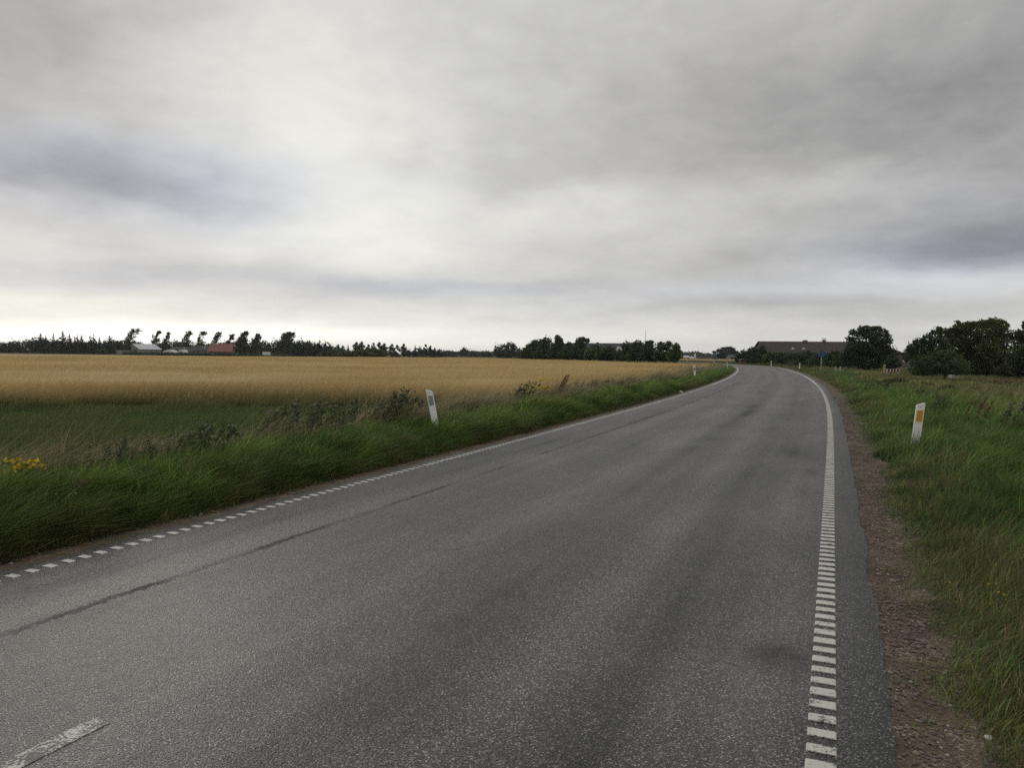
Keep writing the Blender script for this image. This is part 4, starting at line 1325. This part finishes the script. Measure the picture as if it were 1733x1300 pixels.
    for q in (-.7, .7):
        MB().tube([(q, -.72, .28), (q, -.5, .28)], .28, 14).build('wheel', plain('tyre', (.02, .02, .02)), root)
    boxpart('drawbar', plain('dark_steel', (.05, .05, .05)), root, 1.25, 2.1, -.05, .05, .4, .48)

    # long dark roof behind the shelterbelt
    d = 175; k = d / FPX; xa, xb = at(966, d), at(1100, d); g = tz((xa + xb) / 2, d)
    zr_ = EYE + (HORIZON + ROLL * (1030 - 866) - 581.6) * k - g
    r, ro = prof_house('long_farmhouse', 'long farmhouse with a dark roof half hidden behind the middle shelterbelt', 'house', ((xa + xb) / 2, d + 4, g), 0, xb - xa, [(-4, 2.1), (0, zr_), (4, 2.1)], ybrick, dkroof)
    for px in (1014, 1073):
        cx = at(px, d) - (xa + xb) / 2
        boxpart('chimney', ybrick, ro, cx - .3, cx + .3, -.3, .3, zr_ - .1, zr_ + .35)
    cx = at(1047, d) - (xa + xb) / 2; zz = EYE + (HORIZON + ROLL * (1047 - 866) - 592) * k - g
    dm = MB().prism([(cx - .6, zz - .6), (cx + .6, zz - .6), (cx + .6, zz + .35), (cx, zz + .75), (cx - .6, zz + .35)], -4.2, -1.2).build('dormer', white, ro)
    boxpart('pane', glass, dm, cx - .3, cx + .3, -4.23, -4.205, zz - .4, zz + .2)
    for q in (-5.5, -2, 2.2, 6):
        f = boxpart('window', white, r, q - .6, q + .6, -4.06, -3.98, .8, 1.8); boxpart('pane', glass, f, q - .5, q + .5, -4.075, -4.062, .88, 1.72)
    x, z = at(1092, 172, 559.5); g2 = tz(x, 172)
    root = empty('flagpole', (x, 172, g2)); tag(root, 'thin bare pole rising above the right half of the shelterbelt', 'pole')
    MB().tube([(0, 0, -.3), (0, 0, (z - g2) * .5), (0, 0, z - g2)], [.075, .06, .045], 8).build('pole', plain('pole_paint', (.30, .30, .31), .5), root)
    MB().tube([(0, 0, z - g2), (0, 0, z - g2 + .06), (0, 0, z - g2 + .12)], [.03, .08, .03], 8).build('finial', plain('finial_paint', (.3, .28, .2), .4), root)

    # long brown roof on the right
    d = 156; k = d / FPX; xa, xb = at(1293, d), at(1530, d); g = tz((xa + xb) / 2, d)
    zr_ = EYE + (HORIZON + ROLL * (1360 - 866) - 578.6) * k - g
    r, ro = prof_house('long_house', 'long low house with a dark brown tiled roof and two chimneys', 'house', ((xa + xb) / 2, d + 4.5, g), R(1.0), xb - xa - .7, [(-4.6, 2.0), (0, zr_), (4.6, 2.0)], ybrick, brown, hip=3.6)
    mid = (xa + xb) / 2
    cx = at(1375.5, d) - mid; MB().box(cx - .38, cx + .38, -.4, .4, zr_ - .2, zr_ + .42).build('chimney', ybrick, ro)
    cx = at(1408.5, d) - mid
    c2 = MB().box(cx - .26, cx + .26, -.3, .3, zr_ - .2, zr_ + .55).build('chimney', ybrick, ro)
    c3 = MB().box(cx - .36, cx + .36, -.38, .38, zr_ + .80, zr_ + .86)
    for sx in (-.3, .3):
        for sy in (-.3, .3):
            c3.box(cx + sx - .03, cx + sx + .03, sy - .03, sy + .03, zr_ + .55, zr_ + .8)
    c3.build('chimney_cap', white, ro)
    for px in (1344, 1362.5):
        cx = at(px, d) - mid; zz = EYE + (HORIZON + ROLL * (px - 866) - 590.5) * k - g
        yy = -4.6 * (zr_ - zz) / (zr_ - 2.0)
        sk = MB().prism([(cx - .42, zz - .15), (cx + .42, zz - .15), (cx, zz + .28)], yy - .6, yy + .6).build('dormer', metal, ro)
        boxpart('pane', glass, sk, cx - .1, cx + .1, yy - .625, yy - .602, zz - .1, zz + .06)
    for q in np.linspace(-11, 11, 7):
        f = boxpart('window', white, r, q - .6, q + .6, -4.66, -4.58, .7, 1.7); boxpart('pane', glass, f, q - .5, q + .5, -4.675, -4.662, .78, 1.62)

    # far farm beyond the bend, with its silo
    d = 430; k = d / FPX; hz = lambda px: HORIZON + ROLL * (px - 866)
    for xa, xb, ty, wallm, roofm, lab in [(1154, 1167, 602.4, redwall, metal, 'far red barn with a white roof left of the silo'), (1168, 1175, 604.0, redwall, metal, 'far lower barn with a pale roof touching the silo')]:
        x0, x1 = at(xa, d), at(xb, d); g = float(terrain((x0 + x1) / 2, d)); top = EYE + (hz(xa) - ty) * k - g
        r, ro = prof_house('far_barn', lab, 'barn', ((x0 + x1) / 2, d + 3, g), 0, x1 - x0 - .4, [(-2.5, top - .9), (0, top), (2.5, top - .9)], wallm, roofm, over=.2)
        boxpart('door', plain('far_door', (.06, .05, .05)), r, -.6, .6, -2.56, -2.48, 0, top - 1.1)
    x, z = at(1177.3, d, 598.4); g = float(terrain(x, d))
    root = empty('silo', (x, d + 2, g)); tag(root, 'slim white silo before the far wood', 'silo')
    MB().tube([(0, 0, -.2), (0, 0, z - g - .25)], .47, 18).build('tank', white, root, smooth=False)
    MB().tube([(0, 0, z - g - .25), (0, 0, z - g - .05), (0, 0, z - g)], [.47, .33, .08], 18).build('dome', metal, root)
    # grey roof by the thicket
    d = 240; k = d / FPX; x0, x1 = at(1236, d), at(1253, d); g = float(terrain((x0 + x1) / 2, d)); top = EYE + (hz(1244) - 601.3) * k - g
    r, ro = prof_house('grey_shed', 'grey-roofed shed right of the far thicket', 'shed', ((x0 + x1) / 2, d + 2.6, g), 0, x1 - x0, [(-2.5, max(.6, top - 1.1)), (0, top), (2.5, max(.6, top - 1.1))], plain('shed_boards', (.06, .05, .045)), slate, over=.2)
    boxpart('door', plain('shed_door', (.04, .03, .03)), r, -.5, .5, -2.56, -2.48, 0, .55)
    # brown garden shed at the end of the hedge
    x, z = at(1256, 138, 609.5); g = tz(x, 138)
    root = empty('garden_shed', (x, 138, g)); tag(root, 'small reddish brown shed at the left end of the hedge', 'shed')
    boxpart('wall', plain('red_boards', (.085, .035, .03), .8), root, -.45, .45, -.6, .6, -.2, z - g)
    MB().prism([(-.6, z - g), (.6, z - g), (0, z - g + .3)], -.7, .7).build('roof', dkroof, root)

# ------------------------------------------------------------------ roadside posts, signs, small things
def build_roadside():
    white = plain('post_plastic', (.72, .72, .70), .45, .4, .06, 14)
    amber, am_frame = plain('amber_reflector', (.52, .235, .012), .35, .6, .08, 60), plain('pale_frame', (.80, .72, .52), .5)
    grey = plain('grey_reflector', (.20, .215, .24), .3, .6, .08, 60)
    dark = plain('bolt', (.02, .02, .02), .5)
    def post(x, y, side, tilt_x, tilt_y, label, h=.95, face=0.0, lower=0.0):
        root = empty('marker_post', (x, y, tz(x, y) - lower), face)
        root.rotation_euler = (tilt_y, tilt_x, face)
        tag(root, label, 'post', 'white marker posts along the road')
        hi, lo = h, h - .045
        zl, zrr = (lo, hi) if side > 0 else (hi, lo)          # the top slopes down towards the road
        w_ = .060
        MB().prism([(-w_, -.3), (w_, -.3), (w_, zrr - .012), (w_ - .014, zrr), (-w_ + .014, zl), (-w_, zl - .012)], -.032, .032).build('post_body', white, root, bevel=.009)
        e0, e1 = (-.012, .012) if side > 0 else (.012, -.012)
        zt, zb = h - .135, h - .305
        if side > 0:
            fr = MB().prism([(-.050, zb - .022), (.050, zb - .022), (.050, zt + .030), (-.050, zt + .012)], -.0375, -.0335).build('reflector_frame', am_frame, root)
            MB().prism([(-.041, zb), (.041, zb), (.041, zt + .018), (-.041, zt)], -.0425, -.0385).build('reflector', amber, fr)
        else:
            MB().prism([(-.042, zb), (.042, zb), (.042, zt), (-.042, zt + .022)], -.0375, -.0335).build('reflector', grey, root)
        MB().tube([(0, -.0335, h - .075), (0, -.039, h - .075)], .006, 8).build('bolt', dark, root)
        return root
    d = 14.0; post(at(741, d), d, -1, R(-10.5), R(-2), 'near left post leaning left with a grey reflector', .90, R(8))
    d = 12.0; post(at(1549, d), d, 1, R(5.6), R(0), 'near right post with an amber reflector in the grass', .93, R(-20))
    for o, s, side, lab, h in [(-W - 1.25, 45.5, -1, 'second left post beyond the leaning one', .95), (-W - 1.2, 92.5, -1, 'left post at the tip of the inner bend', .9),
                               (1.35, 92.0, 1, 'right post on the outer bend nearest the blue sign', .85), (1.2, 121.0, 1, 'right post on the outer bend below the left end of the brown roof', .85),
                               (1.5, 152, 1, 'tiny far post by the left end of the hedge', .95), (1.5, 163, 1, 'tiny far post beyond the bend below the umbrella tree', .95), (1.5, 172, 1, 'leftmost tiny far post before the stubble', .95)]:
        x, y = on_road(s, o)
        post(float(x), float(y), side, R(-4 if s < 50 else rng.uniform(-2, 2)), 0, lab, h, -float(np.interp(s, _s, _th)) * .6)

    galv = plain('galvanised_steel', (.36, .36, .35), .5, .5, .1, 10)
    blue = plain('sign_blue', (.016, .062, .155), .4, .5, .05, 5); lblue = plain('sign_symbol', (.04, .11, .24), .4)
    # round blue sign
    d = 65; x, z = at(1390, d, 599.3); x2, _ = at(1388.6, d, 620); g = tz(x, d)
    root = empty('round_sign', (x2, d, g)); tag(root, 'round blue traffic sign on a slim post before the hedge', 'sign')
    dx = x - x2
    MB().tube([(0, .03, -.3), (dx, .03, z - g + .2)], .028, 10).build('post', galv, root, smooth=True)
    pl = MB().tube([(dx, -.012, z - g), (dx, .006, z - g)], .315, 36).build('sign_plate', blue, root)
    sy = MB()
    for cx in (-.12, .12):
        ring = [(dx + cx + .085 * math.cos(t), -.016, z - g - .05 + .085 * math.sin(t)) for t in np.linspace(0, 6.283, 17)]
        sy.tube(ring, .012, 5)
    P = lambda u, v: (dx + u, -.016, z - g + v)
    for a, c in [((-.12, -.05), (-.05, .06)), ((-.05, .06), (.08, .06)), ((.08, .06), (.0, -.05)), ((.0, -.05), (-.05, .06)), ((.12, -.05), (.07, .10)), ((.0, -.05), (-.12, -.05)), ((.07, .10), (.12, .11))]:
        sy.tube([P(*a), P(*c)], .011, 5)
    sy.build('symbol', lblue, pl)
    # yellow marker and striped board
    d = 58; x, zt = at(1496.6, d, 617); g = tz(x, d)
    root = empty('yellow_marker', (x, d, g)); tag(root, 'yellow marker post left of the red and white board', 'post')
    MB().tube([(0, 0, -.3), (0, 0, zt - g - .04), (0, 0, zt - g)], [.075, .075, .05], 14).build('post_body', plain('yellow_plastic', (.36, .32, .10), .5), root, smooth=True)
    MB().tube([(0, 0, zt - g - .20), (0, 0, zt - g - .10)], .078, 14).build('band', plain('dark_band', (.22, .19, .07)), root)
    d = 60; x0, zt = at(1500, d, 624.3); x1, zb = at(1523, d, 629.6); xm = (x0 + x1) / 2; g = tz(xm, d)
    root = empty('barrier_board', (xm, d, g)); tag(root, 'red and white striped barrier board before the dark trees', 'barrier')
    hw = (x1 - x0) / 2
    bd = MB().box(-hw, hw, -.015, .015, zt - g - (zt - zb), zt - g).build('board', plain('board_white', (.55, .53, .53), .5), root)
    ns = 9
    for i in range(1, ns, 2):
        a = -hw + 2 * hw * i / ns
        MB().box(a, a + 2 * hw / ns, -.019, -.0165, zb - g + .004, zt - g - .004).build('stripe', plain('board_red', (.26, .022, .03), .5), bd)
    for q in (-hw * .8, hw * .8):
        MB().box(q - .03, q + .03, .018, .07, -.3, zt - g - .02).build('leg', galv, root)
    # bluish direction board seen from behind
    d = 116; x, zt = at(1209, d, 599); _, zb = at(1209, d, 608); g = tz(x, d)
    root = empty('direction_sign', (x, d, g)); tag(root, 'bluish grey square sign board on a thin rusty post by the side road', 'sign')
    pl = MB().box(-.36, .36, -.015, .015, zb - g, zt - g).build('sign_plate', plain('sign_back', (.075, .12, .15), .5, .4, .1, 3), root)
    MB().box(-.36, .36, .017, .045, (zb + zt) / 2 - g - .03, (zb + zt) / 2 - g + .03).build('brace', galv, pl)
    MB().tube([(0, -.05, -.3), (0, -.05, zt - g + .05)], .032, 8).build('post', plain('rusty_steel', (.14, .075, .06), .7), root)
    # pale low things in the right meadow
    stone = plain('pale_stone', (.42, .42, .40), .8, .2, .15, 8, .4)
    for px, pt, hw, lab in [(1414, 620.2, .05, 'left one of two small pale stakes before the hedge'), (1422, 620.0, .075, 'right wider one of two small pale stakes before the hedge')]:
        d = 70; x, z = at(px, d, pt); g = tz(x, d)
        root = empty('pale_stake', (x, d, g)); tag(root, lab, 'stake', 'pale stakes before the hedge')
        MB().prism([(-hw, -.2), (hw, -.2), (hw * .8, z - g - .06), (.0, z - g), (-hw * .8, z - g - .06)], -.04, .04).build('stake', stone, root, bevel=.01)
    d = 50; x, z = at(1613, d, 634.6); g = tz(x, d)
    root = empty('water_trough', (x, d, g)); tag(root, 'pale low trough lying before the right trees', 'trough')
    root.rotation_euler.z = 1.35
    MB().prism([(-.18, -.1), (.18, -.1), (.27, z - g), (.23, z - g), (.15, .06), (-.15, .06), (-.23, z - g), (-.27, z - g)], -.19, .19).build('basin', stone, root, bevel=.012)
    x, z = at(1588, d, 632.5); g = tz(x, d)
    root = empty('thin_stake', (x, d, g)); tag(root, 'thin weathered stake left of the pale trough', 'stake')
    MB().tube([(0, 0, -.2), (.01, 0, z - g)], [.02, .014], 6).build('stake', plain('weathered_wood', (.20, .18, .15), .8), root)
    # litter by the left edge
    x, y = on_road(33.5, -W - .42)
    root = tag(MB().add([(-.10, -.06, .0), (.09, -.07, .01), (.12, .05, .0), (-.07, .07, .02), (-.02, -.01, .07), (.05, .03, .05)], [(0, 1, 4), (1, 2, 5), (1, 5, 4), (2, 3, 5), (3, 0, 4), (3, 4, 5), (0, 3, 2, 1)]).build('paper_scrap', plain('paper', (.55, .55, .48))), 'crumpled pale scrap of paper at the left road edge', 'litter')
    root.location = (float(x), float(y), -.02)
    # pale wooden gate at the stubble
    d = 176; x, z = at(1247, d, 609.3); g = tz(x, d)

# ------------------------------------------------------------------ tall weeds one can pick out
def weed(name, label, cat, group, x, y, h, kind, stems=7, lean=.45, spread=.22):
    g = tz(x, y)
    root = empty(name, (x, y, g)); tag(root, label, cat, group)
    h *= 1.04
    stems = max(2, int(stems * .75))
    sm = MB(); LP, LC, FP, FC = [], [], [], []
    for i in range(stems):
        a = rng.uniform(0, 6.28); r = spread * rng.random() ** .6
        b = Vector((r * math.cos(a), r * math.sin(a), -.05)); hh = h * rng.uniform(.72, 1.05)
        t = b + Vector((hh * lean * rng.uniform(.5, 1.2), rng.normal(0, .06), hh))
        m = b.lerp(t, .5) + Vector((-.06 * hh, 0, .03 * hh))
        sm.tube([b, m, t], [.009, .007, .004], 5)
        nl = 22 if kind != 'dock' else 8
        for j in range(nl):
            q = rng.random() ** .8 * .9 + .05
            p = b.lerp(m, q * 2) if q < .5 else m.lerp(t, q * 2 - 1)
            LP.append(np.array(p) + rng.normal(0, .035, 3) + [.02, 0, 0]); 
        if kind == 'ragwort':
            for j in range(24):
                FP.append(np.array(t) + rng.normal(0, 1, 3) * [.055, .055, .02])
        elif kind == 'dock':
            for j in range(40):
                q = .35 + .65 * rng.random()
                p = b.lerp(m, q * 2) if q < .5 else m.lerp(t, q * 2 - 1)
                FP.append(np.array(p) + rng.normal(0, .018, 3))
        else:
            for j in range(4):
                FP.append(np.array(t) + rng.normal(0, 1, 3) * [.03, .03, .03])
    stemc = {'ragwort': (.07, .09, .03), 'dock': (.12, .05, .03), 'thistle': (.06, .075, .035)}[kind]
    sm.build('stem', plain(kind + '_stem', stemc, .8), root)
    LP = np.array(LP); c = jit({'ragwort': (.060, .095, .028), 'dock': (.085, .08, .035), 'thistle': (.078, .100, .048)}[kind], len(LP), .3)
    V, cn, I, K = leaf_quads(LP, .050 if kind != 'dock' else .045, c, .7, aspect=.42)
    mesh_np('foliage', V, cn, I, M_LEAF, K, parent=root)
    FP = np.array(FP); c = jit({'ragwort': (.58, .40, .02), 'dock': (.15, .082, .048), 'thistle': (.17, .13, .105)}[kind], len(FP), .25)
    V, cn, I, K = leaf_quads(FP, {'ragwort': .021, 'dock': .022, 'thistle': .022}[kind], c, 0, .6, aspect=.9)
    mesh_np('flowers', V, cn, I, M_LEAF, K, parent=root)
    return root

def px_on(o, px):
    """place on the line offset o from the right edge line that shows at photo column px"""
    s = np.arange(2, 110, .05)
    x, y = on_road(s, np.full(len(s), o))
    p = 866.5 + x / np.maximum(y, .1) * FPX
    i = int(np.argmin(abs(p - px)))
    return float(x[i]), float(y[i])

def build_weeds():
    G = 'tall weeds along the left verge'
    L = [(32, -2.25, 772, 'ragwort', 7, .09, 'bright yellow ragwort at the far left of the verge'),
         (134, -1.3, 800, 'dock', 6, .06, 'rusty dock spike in the near left grass'),
         (105, -2.9, 748, 'thistle', 8, .3, 'dull thistle patch right of the yellow ragwort'), (150, -2.8, 742, 'thistle', 9, .3, 'dark thistle patch at the left end of the dry grass'),
         (200, -2.9, 745, 'thistle', 6, .25, 'small thistles left of the dark thistle clump'),
         (340, -2.3, 708, 'thistle', 14, .22, 'dark leafy thistle clump standing alone in the dry grass'),
         (270, -3.0, 716, 'thistle', 8, .35, 'pinkish thistle tops at the meadow edge'),
         (430, -2.9, 690, 'thistle', 9, .35, 'loose thistles left of the darkest clump'), (492, -2.5, 676, 'thistle', 20, .4, 'darkest broad thistle clump before the barley'),
         (535, -2.5, 674, 'thistle', 16, .4, 'thistles with purplish tops before the barley'), (590, -2.45, 676, 'thistle', 12, .35, 'green thistle clump left of the tall pair'),
         (631, -2.8, 668, 'thistle', 7, .2, 'slim dark weed left of the tall pair'), (655, -2.45, 659, 'thistle', 18, .28, 'left one of the tall pair of weed clumps near the leaning post'),
         (676, -2.4, 663, 'thistle', 16, .25, 'right one of the tall pair of weed clumps near the leaning post'), (716, -2.6, 672, 'thistle', 9, .25, 'bent weed touching the leaning post'),
         (826, -2.7, 664, 'thistle', 5, .3, 'low weed left of the yellow-flowered clump'),
         (872, -2.4, 645, 'thistle', 14, .35, 'dark leafy clump under the yellow flowers before the barley'), (888, -2.4, 643, 'ragwort', 6, .35, 'yellow-flowered weeds rising from the dark leafy clump'),
         (912, -2.6, 653, 'ragwort', 7, .3, 'lower yellow weed right of the clump'), (938, -2.4, 633, 'dock', 9, .18, 'tallest rusty dock along the middle verge'),
         (958, -2.6, 647, 'thistle', 6, .3, 'low weed right of the tallest dock'), (975, -2.7, 640, 'dock', 6, .3, 'rusty weed with two spikes'),
         (1000, -2.4, 642, 'thistle', 12, .5, 'dark green weed clump before the right barley'), (1028, -2.4, 638, 'thistle', 12, .5, 'weed clump right of the dark green one'),
         (1052, -2.8, 638, 'dock', 10, .6, 'brownish weed clump before the shelterbelt'), (1078, -2.9, 634, 'dock', 10, .7, 'brown weeds left of the far barley corner'),
         (1104, -3.0, 630, 'dock', 12, .8, 'brown weeds at the far barley corner'), (1130, -3.0, 624, 'dock', 14, 1.0, 'reddish brown weeds right of the far barley corner'),
         (1152, -3.2, 619, 'thistle', 16, 1.2, 'brown green weeds at the foot of the shelterbelt end'), (1172, -3.4, 617, 'dock', 14, 1.4, 'far reddish weeds before the bend')]
    for px, o, py, kind, st, spr, lab in L:
        x, y = px_on(-W + o, px)
        h = EYE + (HORIZON + ROLL * (px - 866) - py) / FPX * y - tz(x, y)
        weed({'ragwort': 'ragwort', 'dock': 'dock_plant', 'thistle': 'thistle'}[kind], lab, {'ragwort': 'wildflower', 'dock': 'weed', 'thistle': 'weed'}[kind], G, x, y, min(max(h, .3), 1.35), kind, st, .12 if px < 140 else .4, spr)
    for px, d, py, kind, st, spr, lab in [(1588, 20, 668, 'thistle', 9, .25, 'weedy clump above and right of the near right post'), (1650, 17, 672, 'dock', 9, .3, 'rusty weeds in the tan grass right of the near post'),
                                          (1702, 15, 680, 'thistle', 9, .3, 'weedy clump near the right frame edge'), (1560, 27, 655, 'thistle', 12, .5, 'low weeds far behind the near right post'),
                                          (1722, 22, 664, 'dock', 12, .5, 'rusty weeds below the outermost right trees'), (1622, 30, 652, 'dock', 14, .7, 'rusty weeds before the pale trough'),
                                          (1482, 33, 643, 'thistle', 12, .5, 'leafy weeds below the yellow marker post')]:
        x, z = at(px, d, py)
        weed({'dock': 'dock_plant', 'thistle': 'thistle'}[kind], lab, 'weed', 'tall weeds in the right meadow', x, d, max(z - tz(x, d), .35), kind, st, .4, spr)
    # small yellow flowers and pale leaves in the near right grass
    P = []; c = []
    for px, py, n, sp in [(1690, 1000, 14, .14), (1715, 960, 8, .12), (1640, 1010, 5, .1), (1700, 880, 6, .3), (1720, 870, 5, .2), (1560, 790, 4, .3)]:
        d = (EYE - .22) * FPX / (py - HORIZON - ROLL * (px - 866))
        for _ in range(n):
            P.append((at(px, d) + rng.normal(0, sp), d + rng.normal(0, sp), .2 + rng.normal(0, .03))); c.append((.45, .26, .02))
    for px, py, n, sp in [(130, 832, 8, .25), (330, 790, 5, .4), (60, 790, 4, .3), (215, 775, 5, .4), (310, 800, 5, .3)]:
        d = (EYE - .40) * FPX / (py - HORIZON - ROLL * (px - 866))
        for _ in range(n):
            P.append((at(px, d) + rng.normal(0, sp), d + rng.normal(0, sp), .38 + rng.normal(0, .03))); c.append((.42, .34, .10))
    V, cn, I, K = leaf_quads(np.array(P), .0065, np.array(c), 0, .7, aspect=.9)
    tag(mesh_np('small_flowers', V, cn, I, M_LEAF, K), 'tiny yellow flowers scattered in the verge grass', 'flowers', kind='stuff')

build_far_left()
shelterbelt()
right_side()
build_buildings()
build_roadside()
build_weeds()

# ------------------------------------------------------------------ the air
def build_haze():
    hz = MB().box(-1560, 1560, -70, 1660, -4, 40)
    m = bpy.data.materials.new('haze'); m.use_nodes = True
    t = m.node_tree; t.nodes.clear()
    b = NB(t)
    v = b.n('ShaderNodeVolumePrincipled'); o = b.n('ShaderNodeOutputMaterial')
    v.inputs['Color'].default_value = (.93, .95, .98, 1)
    v.inputs['Density'].default_value = HAZE
    b.link(v.outputs[0], o.inputs['Volume'])
    tag(hz.build('haze', m), kind='stuff')
HAZE = .00016
if HAZE: build_haze()
